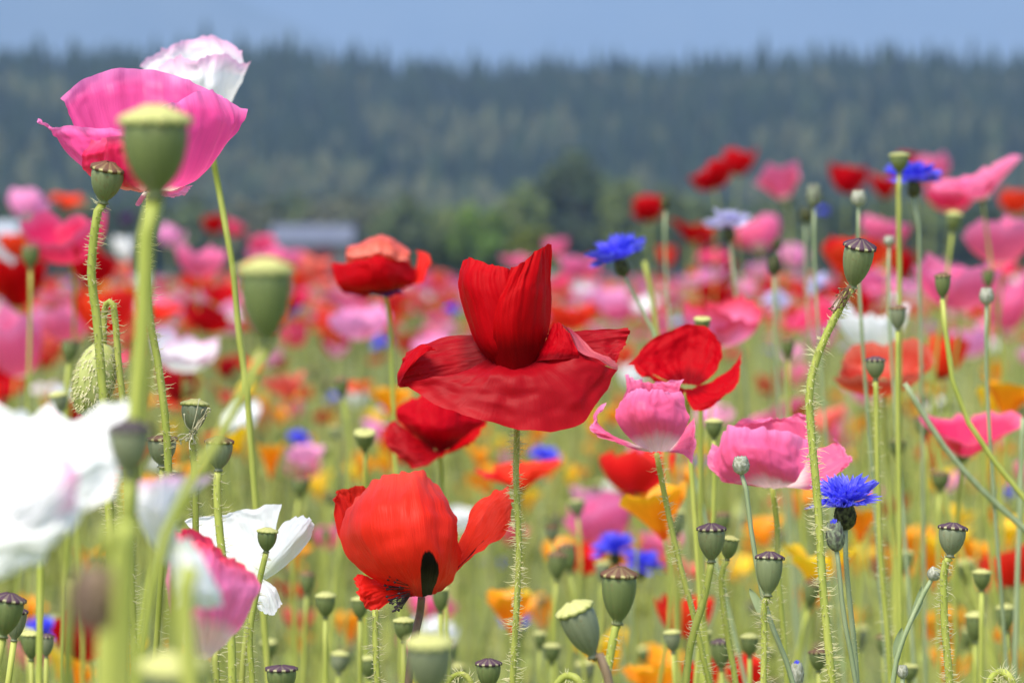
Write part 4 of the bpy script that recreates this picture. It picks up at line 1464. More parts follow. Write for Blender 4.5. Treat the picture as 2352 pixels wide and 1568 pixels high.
for row in [
    # x, y, w, h, colour, style, lean, pitch, label
    (65, 470, 95, 78, 'palepink', 'bowl', 0, -30, 'round pale pink poppy over the red mass beside the pale shed'),
    (155, 465, 88, 46, 'scarlet', 'open', 5, 5, 'flat scarlet poppy above the crimson-pink poppy mass'),
    (150, 540, 195, 130, 'hotpink', 'bowl', -8, 20, 'big crimson-pink poppy behind the brown-crowned pod stem'),
    (40, 640, 130, 130, 'red', 'cup', 0, 10, 'red cup poppy under the pale shed'),
    (215, 610, 110, 90, 'red', 'bowl', 10, 0, 'red poppy behind the stem of the brown-crowned pod'),
    (290, 503, 34, 34, 'violet', 'cup', 0, 0, 'dark purple bloom beside the thick pale stem'),
    (285, 568, 48, 62, 'white', 'cup', 0, 0, 'small white poppy beside the thick pale stem'),
    (392, 540, 62, 52, 'palepink', 'bowl', 0, -20, 'pale pink poppy just past the thick pale stem'),
    (492, 512, 55, 46, 'red', 'bowl', 0, 0, 'small red poppy crossed by the smooth thin stem'),
    (540, 522, 44, 44, 'hotpink', 'cup', 10, 0, 'small crimson-pink poppy beside the smooth thin stem'),
    (462, 598, 112, 78, 'pink', 'bowl', 5, 10, 'pink poppy above an orange-red one near the smooth thin stem'),
    (450, 650, 88, 44, 'scarlet', 'fan', 0, 0, 'orange-red poppy under the pink one near the smooth thin stem'),
    (238, 715, 140, 115, 'scarlet', 'cup', -6, 5, 'orange-red cup poppy behind the hooked hairy bud'),
    (362, 708, 105, 60, 'scarlet', 'fan', 18, 5, 'wide orange-red poppy just past the stem of the pink bowl poppy'),
    (150, 740, 110, 90, 'pink', 'bowl', 0, 10, 'pink poppy next to the hooked hairy bud'),
    (482, 728, 112, 72, 'red', 'bowl', 12, 5, 'red poppy above the white-pink flat poppy'),
    (420, 802, 165, 100, 'rosewhite', 'bowl', 5, 18, 'white-pink ruffled poppy behind the stem of the pink bowl poppy'),
    (412, 878, 100, 95, 'crimson', 'cup', 0, -12, 'dull dark red poppy under the white-pink ruffled poppy'),
    (18, 782, 165, 165, 'pink', 'bowl', -15, 10, 'plain pink poppy over the big white poppy'),
    (-10, 905, 70, 70, 'hotpink', 'cup', 0, 0, 'crimson-pink poppy under the plain pink poppy'),
    (610, 592, 84, 62, 'pink', 'bowl', 0, 10, 'pink poppy behind the dark green blurred pod'),
    (602, 560, 60, 44, 'hotpink', 'bowl', 0, 0, 'crimson-pink poppy in front of the barn roof'),
    (690, 592, 44, 44, 'pink', 'cup', 0, 0, 'small pink poppy in front of the barn door'),
    (684, 640, 52, 60, 'scarlet', 'cup', 0, 0, None),
    (826, 738, 138, 82, 'palepink', 'bowl', 0, 8, 'pale pink wide poppy under the red poppy with salmon top'),
    (772, 790, 66, 60, 'red', 'cup', 0, 0, None),
    (640, 832, 44, 44, 'crimson', 'cup', 0, 0, None), (520, 842, 58, 56, 'crimson', 'cup', 0, 0, None),
    (822, 910, 44, 48, 'white', 'cup', 0, 0, 'white small poppy beside the orange funnel poppy'),
    (668, 938, 52, 60, 'pink', 'cup', 0, -10, None), (604, 962, 44, 62, 'scarlet', 'cup', 0, 0, None),
    (700, 1050, 84, 58, 'palepink', 'fan', 0, 5, 'pale pink small poppy with two raised petals'),
    (878, 990, 95, 60, 'palepink', 'fan', 15, 5, 'pale pink poppy with a green pod before it'),
    (1192, 1092, 195, 76, 'scarlet', 'fan', -4, 5, 'flat orange-red poppy crossed by the hairy stem of the tube poppy'),
    (1465, 1080, 172, 108, 'scarlet', 'bowl', 0, -8, 'orange-red bowl poppy under the pink poppy with pointed tips'),
    (1342, 1282, 96, 72, 'scarlet', 'cup', 0, 0, 'orange-red small poppy beside the two blue cornflowers'),
    (1572, 1412, 132, 96, 'scarlet', 'bowl', 0, 6, 'bright red poppy crossed by leaning stems'),
    (1612, 1548, 92, 80, 'scarlet', 'bowl', 0, 5, 'red poppy low down beside the orange funnel poppy'), (1712, 1540, 92, 84, 'scarlet', 'bowl', 0, 5, 'red poppy low down under a rounded green pod'),
    (2320, 1292, 145, 108, 'scarlet', 'bowl', -6, -6, 'orange-red crumpled poppy next to the grey-green pod with striped crown'),
    (2228, 1002, 235, 112, 'hotpink', 'fan', 6, 14, 'crimson-pink wide poppy crossed by two leaning stems'),
    (2028, 842, 228, 128, 'brick', 'bowl', -6, 12, 'brick-red folded poppy behind a small green pod'),
    (2180, 815, 92, 110, 'scarlet', 'cup', 12, 0, 'orange-red poppy beside the brick-red folded poppy'),
    (2000, 742, 165, 112, 'white', 'bowl', 0, 8, 'white poppy above the brick-red folded poppy'),
    (1660, 736, 175, 118, 'rosestripe', 'bowl', 8, 8, 'rose-red poppy with white base above the red poppy with dark pistil'),
    (1490, 478, 78, 60, 'red', 'cup', 0, -20, 'red poppy with a dark bud beside it, before the bright green tree'),
    (1632, 402, 98, 68, 'red', 'cup', -14, -24, 'red poppy reaching up before the forest, with a second red one beside it'),
    (1702, 370, 76, 66, 'red', 'cup', 8, -24, 'tallest red poppy before the forest'),
    (1786, 420, 104, 100, 'pink', 'fan', -16, -14, 'pink cup poppy standing before the forest'),
    (1950, 407, 86, 76, 'red', 'cup', 6, 0, 'red squarish poppy standing before the forest'),
    (2030, 420, 64, 72, 'red', 'cup', -6, 0, 'red poppy behind the tall blue cornflower'),
    (2092, 370, 64, 40, 'red', 'bowl', 0, 0, 'red poppy peeping over the tall blue cornflower'),
    (2140, 388, 80, 76, 'pink', 'bowl', 0, 0, 'pink poppy right behind the tall blue cornflower'),
    (2245, 412, 195, 110, 'pink', 'fan', -14, 8, 'pink winged poppy beside the tall blue cornflower'),
    (2180, 455, 110, 60, 'hotpink', 'bowl', 0, 0, 'crimson-pink poppy under the pink winged poppy'),
    (2332, 460, 74, 60, 'scarlet', 'bowl', 0, 0, 'orange-red poppy next to the pink winged poppy'),
    (1746, 535, 96, 92, 'pink', 'bowl', 0, -40, 'pink poppy with a small blue cornflower before it'),
    (1590, 530, 100, 58, 'red', 'fan', 10, 0, 'red poppy beside the pale lilac cornflower'),
    (1610, 545, 60, 50, 'red', 'cup', 10, 0, None),
    (1656, 622, 62, 62, 'red', 'cup', 0, 0, None), (1532, 586, 40, 52, 'scarlet', 'cup', 0, 0, None), (1602, 640, 48, 60, 'scarlet', 'cup', 0, 0, None),
    (1965, 582, 150, 84, 'scarlet', 'bowl', 0, 5, 'orange-red bowl poppy behind the pod with dried stamens'),
    (2066, 602, 74, 96, 'red', 'cup', 0, 0, 'red poppy behind the tall thick pod stem'),
    (2036, 528, 112, 70, 'pink', 'bowl', 0, -15, 'pink domed poppy above the orange-red bowl poppy'),
    (2292, 548, 170, 112, 'pink', 'bowl', -4, 12, 'pink full poppy over a crowd of pink poppies'),
    (2196, 645, 195, 130, 'pink', 'bowl', 0, 8, 'broad pink poppy behind the small upright green pod'),
    (2310, 690, 120, 150, 'pink', 'cup', 0, 0, 'tall pink poppy behind the round grey bud'),
    (2012, 650, 84, 84, 'pink', 'bowl', 0, 0, 'pink poppy behind the bent pod stem'),
    (1822, 588, 64, 62, 'palepink', 'cup', 0, 0, None), (1880, 762, 78, 82, 'palepink', 'bowl', 0, 0, None),
    (1332, 612, 92, 58, 'pink', 'bowl', 0, 0, 'pink poppy next to the blue cornflower with leaning stem'), (1190, 602, 84, 40, 'pink', 'fan', 0, 0, None), (1276, 566, 54, 48, 'pink', 'cup', 0, 0, None),
    (1310, 722, 112, 70, 'scarlet', 'bowl', 0, 0, 'orange-red poppy beside the tube of the dark red poppy'), (1402, 690, 80, 60, 'palepink', 'bowl', 0, 0, None),
    (1932, 990, 80, 92, 'pink', 'cup', 0, 0, 'pink poppy behind the bent pod stem, above the blue cornflower'),
    (1445, 930, 60, 70, 'scarlet', 'cup', 0, 0, None), (1420, 820, 70, 60, 'scarlet', 'cup', 0, 0, None),
    (200, 1452, 165, 125, 'red', 'bowl', -10, 5, 'red poppy behind the blurred stems under the big white poppy'),
    (686, 1416, 74, 54, 'salmon', 'bowl', 0, 0, 'salmon poppy behind the scarlet winged poppy'),
    (752, 1232, 60, 62, 'pink', 'cup', 0, 0, 'pink small poppy behind the white petals'),
    (1172, 1228, 84, 52, 'hotpink', 'fan', 8, 0, 'crimson-pink small poppy behind the scarlet winged poppy'),
    (2022, 1275, 90, 110, 'red', 'cup', 0, 0, 'red poppy behind the cornflower stems'), (1935, 1370, 60, 70, 'red', 'cup', 0, 0, None),
    (1245, 1160, 40, 42, 'white', 'cup', 0, 0, None), (1250, 1335, 30, 36, 'violet', 'cup', 0, 0, None), (1200, 1347, 26, 34, 'violet', 'cup', 0, 0, None), (1096, 1456, 34, 36, 'violet', 'cup', 0, 0, None),
    (1075, 660, 50, 40, 'pink', 'bowl', 0, 0, None), (700, 900, 40, 36, 'scarlet', 'cup', 0, 0, None), (1110, 760, 60, 50, 'hotpink', 'bowl', 0, 0, None),
    (1465, 1240, 50, 40, 'palepink', 'cup', 0, 0, None), (1830, 940, 70, 60, 'red', 'cup', 0, 0, None), (1770, 880, 60, 80, 'red', 'cup', 0, 0, None), (1830, 860, 56, 60, 'pink', 'cup', 0, 0, None),
]:
    lab = row[8]
    poppy(row[0], row[1], d=NEAR.get((row[0], row[1])), wpx=row[2] * 1.04, hpx=row[3] * 1.04, color=row[4], style=row[5], lean=row[6], pitch=row[7], label=lab or FAR_TXT[row[4]].replace('poppy', FORM[row[5]] + ' poppy').replace('bloom', FORM[row[5]] + ' bloom'), group=None if lab else SEA)

# California poppies
CALS = 'orange California poppies low in the field'
def cal_label(c, w_, h_, ln):
    return '%s %s %s' % ('upright' if abs(ln) < 7 else 'leaning', 'narrow' if h_ / w_ > 0.9 else 'broad', ORN[c])


ORN = {'orange': 'orange funnel-shaped California poppy low among the stems', 'yellow': 'yellow-orange California poppy low among the stems'}
for row in [
    (1498, 1172, 158, 138, 'orange', -14, 2, 1.72, 'large orange funnel California poppy behind the pink poppy stem', 1),
    (1170, 1405, 108, 102, 'orange', -6, 0, 2.0, 'orange California poppy touching the hairy stem of the tube poppy', 2),
    (1885, 1300, 172, 112, 'yellow', 6, 0, 1.95, 'wide yellow-orange California poppy beside the bent pod stem', 3),
    (1975, 1200, 92, 90, 'orange', 0, 0, 2.3, 'orange California poppy behind the blue cornflower head', 4),
    (900, 920, 104, 66, 'orange', 0, 5, None, 'orange California poppy touching the red skirt', 5),
    (542, 1010, 66, 72, 'yellow', 0, 0, 2.8, 'yellow California poppy behind a grey-green pod', 6),
    (620, 1055, 66, 92, 'orange', 0, 0, 3.0, 'narrow orange California poppy near the yellow one', 7),
    (1072, 1132, 44, 60, 'orange', 0, 0, None, None, 8), (1216, 1142, 56, 40, 'yellow', 0, 0, None, None, 9),
    (2318, 915, 135, 110, 'orange', 6, 0, 2.1, 'big orange California poppy beside a dark green bud', 10),
    (2268, 930, 62, 92, 'yellow', -10, 0, 2.15, 'yellow California poppy overlapping the big orange one', 11),
    (2282, 856, 56, 66, 'orange', 0, 0, None, None, 12), (2142, 1060, 48, 50, 'orange', 0, 0, None, None, 13),
    (2292, 1112, 60, 40, 'orange', 0, 0, None, None, 14), (2292, 1188, 56, 60, 'orange', 0, 0, None, None, 15),
    (72, 1402, 84, 60, 'orange', 0, 0, None, 'orange California poppy above the blue cornflower under the white poppy', 16), (20, 1346, 34, 30, 'yellow', 0, 0, None, None, 17),
    (672, 1312, 56, 66, 'orange', 0, 0, None, 'orange California poppy behind the lowest white petal', 18), (692, 1476, 66, 50, 'orange', 0, 0, None, None, 19),
    (1722, 1252, 54, 84, 'orange', 0, 0, None, None, 20), (1692, 1312, 60, 50, 'orange', 0, 0, None, None, 21), (1950, 1440, 66, 82, 'orange', 0, 0, None, None, 22),
    (1905, 1445, 50, 60, 'yellow', 0, 0, None, None, 23), (2002, 1425, 50, 66, 'orange', 0, 0, None, None, 24), (2332, 1522, 66, 60, 'orange', 0, 0, None, None, 25),
    (1482, 1556, 110, 60, 'orange', 0, 0, 2.0, 'orange California poppy beneath the tilted green pod', 26),
    (1740, 1360, 50, 60, 'orange', 0, 0, None, None, 27), (110, 920, 36, 50, 'orange', 0, 0, None, None, 28), (600, 930, 40, 50, 'orange', 0, 0, None, None, 29),
    (2030, 905, 60, 50, 'orange', 0, 0, None, None, 30), (1310, 1190, 40, 50, 'orange', 0, 0, None, None, 31), (2140, 900, 60, 50, 'orange', 0, 0, None, None, 32),
]:
    x, y, w_, h_, c, ln, pt, d, lab, sd_ = row
    poppy(x, y, w_, h_, c, 'cal', ln, pt, d, lab or cal_label(c, w_, h_, ln), None if lab else CALS, name='california_poppy', cat='california poppy', seed=sd_)

# cornflowers
CORN = 'cornflowers scattered in the field'
cornflower(1940, 1140, 172, 1.22, 'blue', -3, 14, 'vivid blue cornflower with dark scaly calyx before the wide pink poppy', None, [(1942, 1270), (1948, 1350), (1962, 1480), (1968, 1568)], True)
for (x, y, w_, c, ln, pt, st, lab) in [
    (2102, 402, 132, 'blue', 4, 6, [(2110, 520), (2112, 640), (2115, 800)], 'tall blue cornflower standing before the forest'),
    (1420, 582, 142, 'blue', -14, 4, [(1440, 640), (1470, 705), (1500, 760), (1530, 850)], 'blue cornflower on a leaning stem above the pink poppies'),
    (1672, 512, 110, 'lilac', -6, 0, None, 'pale lilac cornflower with dark calyx'),
    (1750, 541, 38, 'blue', 0, 40, None, 'small blue cornflower before the pink poppy'),
    (1782, 690, 70, 'lilac', 0, 30, None, 'whitish lilac cornflower over the crowded field'),
    (1876, 655, 72, 'lilac', -50, 10, None, 'whitish cornflower turned sideways showing its dark calyx'),
    (1410, 1256, 112, 'blue', -6, 10, None, 'upper one of two blue cornflowers under the orange California poppy'),
    (1476, 1292, 104, 'blue', 10, 10, None, 'lower one of two blue cornflowers under the orange California poppy'),
    (100, 1442, 96, 'blue', 0, 10, None, 'blue cornflower under the big white poppy'),
    (2312, 1132, 50, 'blue', 0, 10, None, 'small blue cornflower crossed by a leaning stem'),
    (1250, 1046, 72, 'blue', 0, 15, None, 'violet-blue cornflower behind the hairy stem of the tube poppy'),
    (1890, 485, 30, 'blue', 0, 10, None, None), (1110, 1290, 34, 'blue', 0, 10, None, None), (1150, 1290, 38, 'blue', 0, 20, None, None),
    (1040, 710, 40, 'blue', 0, 10, None, None), (1075, 1420, 32, 'blue', 0, 10, None, None), (1600, 1060, 40, 'blue', 0, 10, None, None),
]:
    cornflower(x, y, w_, None, c, ln, pt, lab or 'small blue cornflower far among the stems', None if lab else CORN, st)

# cornflower buds
cornbud(1702, 1066, 40, 46, 1.2, -4, 5, M_CALYX_P, None, 'round pale green cornflower bud before the wide pink poppy', None, [(1708, 1095), (1730, 1250), (1760, 1400), (1815, 1545)], [[(1752, 1420), (1738, 1380), (1722, 1350)]])
cornbud(1918, 1228, 44, 74, 1.21, -6, 0, M_CALYX_G, 'blue', 'purple-tipped cornflower bud next to the vivid blue cornflower', None, [(1923, 1268), (1936, 1400), (1966, 1568)])
cornbud(2146, 1316, 32, 34, 1.2, 25, 0, M_CALYX_P, None, 'small pale cornflower bud on a leaning leafy stalk', None, [(2128, 1350), (2090, 1430), (2060, 1510), (2048, 1600)], [[(2094, 1425), (2108, 1390), (2118, 1345)], [(2060, 1520), (2062, 1480), (2072, 1440)]])
cornbud(2073, 1540, 26, 34, 1.2, 0, 0, M_CALYX_P, None, 'tiny silvery cornflower bud beside the leaning leafy stalk')
cornbud(1830, 1545, 34, 60, 1.24, 0, 0, M_CALYX_P, 'blue', 'half-open pale cornflower bud with a blue tip between two hairy stems')
for (x, y, a, b, d, lab, mt) in [(1870, 446, 38, 60, 1.9, 'dark cornflower bud standing between pink and red poppies', M_CALYX_G), (1851, 492, 32, 40, 2.4, 'small dark cornflower bud beside the taller dark bud', M_CALYX),
                                 (1778, 606, 34, 52, 2.0, 'dark cornflower bud in front of pale pink blooms', M_CALYX), (1972, 453, 36, 40, 1.6, 'round straw-coloured bud on a thick straight stalk', M_CALYX_P),
                                 (2042, 552, 26, 26, 1.7, 'pale bud on a leaning stalk behind the pod with dried stamens', M_CALYX_P), (2266, 678, 34, 42, 1.5, 'round grey bud before the pink crowd', M_CALYX_P),
                                 (1528, 465, 22, 34, 2.2, 'dark bud next to the red poppy before the green tree', M_CALYX), (1785, 560, 24, 30, 2.4, 'dark bud above the pale pink blooms', M_CALYX)]:
    cornbud(x, y, a, b, d, 0, 0, mt, None, lab)

# seed pods ---------------------------------------------------------
B_ = 'small green pods among the stems'
for kw in [
    dict(x=244, y=420, wpx=76, d=1.13, lean=10, pitch=10, shape=0, crown='brown', body=0, r=0.0014, nh=300, stem=[(226, 480), (214, 560), (210, 640), (220, 710), (232, 850), (240, 940), (246, 1060)], label='green pod with brown ridged crown before the pink bowl poppy'),
    dict(x=1968, y=606, wpx=70, d=1.18, lean=9, pitch=13, shape=2, crown='purple', body=0, r=0.0013, nh=420, stem=[(1948, 672), (1920, 725), (1882, 805), (1859, 890), (1864, 1000), (1878, 1150), (1890, 1350), (1912, 1580)], label='pod with purple crown and dried stamens on a long bent hairy stem'),
    dict(x=2011, y=846, wpx=43, d=1.42, shape=0, crown='purple', body=0, nh=90, stem=[(2012, 890), (2016, 1100), (2021, 1250), (2040, 1480), (2046, 1580)], label='small green pod before the brick-red folded poppy'),
    dict(x=2186, y=1240, wpx=62, d=1.18, lean=6, pitch=-4, shape=0, crown='purple', body=2, nh=220, r=0.0013, stem=[(2172, 1290), (2168, 1400), (2182, 1580)], label='grey-green pod with flat striped crown on a hairy stem'),
    dict(x=1634, y=1246, wpx=62, d=1.24, shape=1, crown='purple', body=0, nh=40, r=0.0013, stem=[(1630, 1310), (1618, 1370), (1586, 1480), (1574, 1580)], label='grey-green pod with smaller pod tucked behind it'),
    dict(x=1674, y=1258, wpx=40, d=1.30, lean=8, shape=1, crown='yellow', body=1, nh=80, stem=[(1658, 1310), (1665, 1420), (1692, 1580)], label='smaller pod tucked behind the grey-green one'),
    dict(x=1766, y=1318, wpx=62, d=1.19, lean=3, pitch=-6, shape=2, crown='purple', body=0, nh=180, stem=[(1757, 1380), (1755, 1480), (1754, 1580)], label='ribbed oval pod with dark purple crown before the yellow-orange poppy'),
    dict(x=1421, y=1368, wpx=80, d=1.08, lean=2, shape=2, crown='brown', body=1, nh=60, r=0.0013, stem=[(1416, 1435), (1405, 1485), (1390, 1580)], label='big green oval pod with domed brown crown'),
    dict(x=1338, y=1446, wpx=84, d=1.04, lean=-22, pitch=6, shape=2, crown='yellow', body=2, r=0.0014, stem=[(1372, 1498), (1390, 1535), (1402, 1585)], stem_mat=M_STEM_BROWN, label='tilted pale green pod on a brownish stem'),
    dict(x=613, y=1240, wpx=45, d=1.17, lean=4, shape=0, crown='yellow', body=1, nh=90, r=0.0010, stem=[(607, 1285), (590, 1360), (574, 1450), (580, 1580)], label='small pod with yellow crown before the white petals'),
    dict(x=446, y=955, wpx=60, d=1.17, lean=3, pitch=-4, shape=0, crown='yellow', body=2, nh=90, stem=[(440, 1005), (447, 1080), (450, 1260)], label='grey pod with thick yellow crown and withered stamens'),
    dict(x=503, y=1042, wpx=62, d=1.14, lean=2, shape=0, crown='brown', body=2, nh=120, r=0.0013, stem=[(499, 1100), (500, 1170), (512, 1290), (530, 1450), (534, 1580)], label='dull grey-green pod with brown toothed crown near the yellow poppy'),
    dict(x=372, y=1034, wpx=66, d=1.25, shape=4, crown='brown', body=2, label='grey-green pod behind the stem of the pink bowl poppy'),
    dict(x=357, y=352, wpx=152, d=0.72, shape=3, crown='yellow', body=1, pitch=1, r=0.0017, stem=[(344, 470), (331, 700), (318, 900), (302, 1060), (290, 1300)], label='soft green pod with yellow crown on a thick pale stem, covering the pink bowl'),
    dict(x=610, y=694, wpx=122, d=0.66, shape=2, crown='yellow', body=1, pitch=1, r=0.00105, stem=[(600, 800), (562, 905), (482, 1040), (412, 1155), (362, 1290), (332, 1430), (314, 1600)], label='soft dark green pod on a thick sweeping curved stem'),
    dict(x=297, y=1032, wpx=96, d=0.67, shape=3, crown='dark', body=2, r=0.0011, stem=[(294, 1120), (284, 1300), (268, 1600)], label='soft grey-green pod with purple crown beside the big white poppy'),
    dict(x=987, y=1530, wpx=106, d=0.74, shape=1, crown='yellow', body=2, pitch=7, label='soft pale grey-green pod below the scarlet winged poppy'),
    dict(x=402, y=1600, wpx=150, d=0.60, shape=3, crown='yellow', body=2, pitch=10, label='pale soft yellow-crowned pod at the foot of the blurred stems'),
    dict(x=15, y=1412, wpx=72, d=1.1, lean=10, shape=1, crown='purple', body=1, r=0.0013, label='dark-crowned green pod under the big white poppy'),
    dict(x=36, y=1432, wpx=48, d=1.18, lean=6, shape=2, crown='purple', body=2, label='pale pod half behind the dark-crowned green pod'),
    dict(x=72, y=1482, wpx=42, d=1.35, shape=2, crown='yellow', body=1, label='plain green pod before the blue cornflower under the white poppy'),
    dict(x=106, y=1482, wpx=34, d=1.35, shape=2, crown='purple', body=2, label='narrow pod next to the red poppy under the white poppy'),
    dict(x=1122, y=1548, wpx=56, d=1.16, shape=0, crown='purple', body=1, label='squat green pod with flat crown at the foot of the hairy stem'),
    dict(x=646, y=1562, wpx=68, d=1.12, shape=4, crown='purple', body=1, label='squat pod with striped crown low below the white petals'),
    dict(x=928, y=1446, wpx=46, d=1.34, shape=0, crown='yellow', body=1, label='green pod hanging close under the scarlet winged poppy'),
    dict(x=748, y=1390, wpx=44, d=1.5, shape=3, crown='yellow', body=1, label='green pod with yellow crown beside the lower scarlet petal'),
    dict(x=827, y=1396, wpx=38, d=1.5, shape=1, crown='yellow', body=1, label='green pod half hidden by the lower scarlet petal'),
    dict(x=1012, y=1376, wpx=38, d=1.5, shape=2, crown='yellow', body=1, label='green pod just behind the brown stem of the scarlet poppy'),
    dict(x=2165, y=656, wpx=36, d=1.45, shape=2, crown='brown', body=1, stem=[(2168, 700), (2180, 840), (2222, 965), (2300, 1080), (2370, 1165), (2450, 1270), (2510, 1390), (2540, 1560)], label='small upright green pod before the broad pink poppy'),
    dict(x=2062, y=730, wpx=36, d=1.5, shape=2, crown='brown', body=2, stem=[(2062, 780), (2062, 900), (2064, 1050)], label='small grey-green pod before the white poppy'),
    dict(x=2066, y=374, wpx=44, d=1.75, shape=4, crown='yellow', body=1, r=0.0012, stem=[(2064, 440), (2066, 640), (2066, 900)], label='yellow-crowned pod on a tall thick stem next to the tall cornflower'),
    dict(x=1640, y=985, wpx=38, d=1.5, shape=0, crown='yellow', body=1, label='green pod with yellow crown between the two pink poppies'),
    dict(x=1613, y=746, wpx=36, d=1.56, shape=4, crown='yellow', body=1, pitch=14, label='flat yellow-green pod peeping over the red poppy with dark pistil'),
    dict(x=838, y=1010, wpx=46, d=1.7, shape=4, crown='yellow', body=1, pitch=20, label='pod with broad pale crown before a pale pink poppy'),
    dict(x=2255, y=1332, wpx=40, d=1.5, shape=0, crown='yellow', body=1, label='round green pod beside the crumpled orange-red poppy'),
]:
    pod(**kw)
for i, (x, y, w_, d, sh, cw, bd) in enumerate([
    (1545, 1472, 38, 1.5, 1, 'yellow', 2), (1612, 1470, 42, 1.6, 0, 'yellow', 1), (1656, 1502, 44, 1.5, 2, 'purple', 1), (1722, 1482, 40, 1.5, 3, 'yellow', 1),
    (1880, 1516, 42, 1.4, 0, 'brown', 1), (2062, 1030, 38, 1.8, 0, 'yellow', 1), (1280, 1300, 42, 1.8, 2, 'brown', 1), (1268, 1225, 30, 2.0, 3, 'brown', 2),
    (780, 1522, 40, 1.7, 3, 'yellow', 2), (846, 1532, 38, 1.6, 1, 'yellow', 1), (160, 806, 38, 1.9, 1, 'brown', 1), (136, 926, 42, 1.8, 0, 'yellow', 2),
    (2160, 1105, 42, 1.9, 4, 'brown', 1), (1268, 1500, 38, 1.7, 0, 'yellow', 1), (2088, 1545, 40, 1.6, 4, 'yellow', 1), (1660, 1200, 38, 1.9, 0, 'brown', 1),
    (618, 1490, 36, 1.9, 0, 'yellow', 1), (1240, 1470, 30, 1.9, 1, 'yellow', 1), (2080, 1290, 34, 2.0, 2, 'yellow', 1), (2120, 980, 38, 2.0, 1, 'brown', 1),
    (1810, 800, 32, 2.1, 2, 'brown', 1), (785, 890, 30, 2.2, 2, 'brown', 1), (980, 1300, 34, 2.0, 2, 'yellow', 1), (2190, 510, 36, 2.2, 3, 'yellow', 1), (70, 590, 40, 2.2, 3, 'brown', 1),
    (2270, 640, 28, 2.0, 2, 'brown', 1), (2310, 1420, 40, 1.7, 2, 'yellow', 1), (2240, 1440, 44, 1.6, 2, 'yellow', 1), (2030, 1480, 34, 1.8, 1, 'brown', 1), (705, 1340, 34, 1.9, 2, 'brown', 1)]):
    pod(x, y, w_, d, random.uniform(-8, 8), random.uniform(-4, 7), sh, cw, bd, label='small %s %s seed pod with %s crown among the stems' % (PSH[sh], PBO[bd], cw), group=B_)

# dried stamens hanging on two pods
def dried(root_label, x, y, d, n, spread, dirn, mat):
    root = next(o for o in COL.objects if o.get('label', '').startswith(root_label))
    rg = np.random.default_rng(n)
    V, Fc = [], []
    b = np.array(at(x, y, d)) - np.array(root.location)
    for i in range(n):
        e = b + (np.array(dirn) + rg.normal(0, 0.35, 3)) * spread * rg.uniform(.5, 1.1)
        m_ = (b + e) / 2 + rg.normal(0, 0.0008, 3)
        P = cr(np.array([b + rg.normal(0, .0006, 3), m_, e, e + rg.normal(0, .0005, 3)]), 8)
        V2, F2, _ = tube(P, [0.00016] * 5 + [0.0002, 0.0004, 0.0003], 4)
        o = len(V)
        V += V2
        Fc += [tuple(q + o for q in f) for f in F2]
    o = link('stamens', mesh('stamens', V, Fc, mat), root)
    o['kind'] = 'stuff'


dried('pod with purple crown and dried', 1950, 662, 1.178, 16, 0.0075, (-0.6, -0.25, -0.8), M_DRY)
dried('grey pod with thick yellow', 440, 998, 1.168, 12, 0.006, (-0.3, -0.3, -0.6), M_STAMEN)
dried('grey pod with thick yellow', 446, 990, 1.166, 7, 0.010, (0.5, -0.2, 0.75), M_STAMEN)


# hooked hairy buds
def hook(pts, d, bud, label, r=0.0012, nh=260, hl=0.0036, seed=1, bmat=None):
    b0 = at(*pts[-1], d)
    root = thing('poppy_bud', base_of(b0), label, 'flower bud')
    add_stem(root, [tuple(at(x, y, d + (0.0 if i > 2 else 0.003))) for i, (x, y) in enumerate(pts)], r, r * 1.2, None, nh, ns=9, n=46, hl=hl, seed=seed)
    if bud:
        (x0, y0), (x1, y1), wpx = bud
        A, Bq = at(x0, y0, d + .003), at(x1, y1, d + .003)
        L = (Bq - A).length
        ax = (Bq - A).normalized()
        rr = wpx * 0.5 * d / F
        prof = [(0.0005, 0), (rr * .42, L * .03), (rr * .74, L * .14), (rr * .96, L * .34), (rr, L * .55), (rr * .86, L * .76), (rr * .55, L * .92), (rr * .2, L * 1.0), (rr * 0.05, L * 1.01)]
        V, Fc, UV = lathe([tuple(q) for q in cr(np.array(prof), 20)], 22)
        rot = ax.to_track_quat('Z', 'Y').to_matrix()
        pos = A - root.location
        V = [tuple(rot @ Vector(v) + pos) for v in V]
        o = link('bud', mesh('bud', V, Fc, bmat or M_BUD, UV), root)
        # bristles with swollen feet
        rg = np.random.default_rng(seed)
        pr = np.array(prof)
        Vb, Fb = [], []
        for i in range(620):
            z = L * rg.uniform(0.02, 0.98)
            q = rg.random() * 6.283
            r_ = np.interp(z, pr[:, 1], pr[:, 0])
            n = Vector((math.cos(q), math.sin(q), 0.15))
            p = Vector((r_ * math.cos(q), r_ * math.sin(q), z))
            t = Vector((-math.sin(q), math.cos(q), 0))
            zz = Vector((0, 0, 1))
            w0 = 0.00042
            ln = 0.0022 * rg.uniform(.5, 1.1)
            k = len(Vb)
            dirn = (n + zz * rg.uniform(0.3, 1.0) + t * rg.uniform(-.3, .3)).normalized()
            for c in (p + t * w0, p - t * w0, p + zz * w0 * 1.8, p + n * 0.0004 + t * w0 * .35 + zz * w0, p + n * .0004 - t * w0 * .35 + zz * w0, p + n * .0006 + zz * w0 * 1.4, p + zz * w0 + dirn * ln):
                Vb.append(tuple(rot @ c + pos))
            Fb += [(k, k + 1, k + 4, k + 3), (k + 1, k + 2, k + 5, k + 4), (k + 2, k, k + 3, k + 5), (k + 3, k + 4, k + 6), (k + 4, k + 5, k + 6), (k + 5, k + 3, k + 6)]
        h = link('bristles', mesh('bristles', Vb, Fb, bmat or M_HAIR, smooth=False), o)
        h['kind'] = 'stuff'
    return root


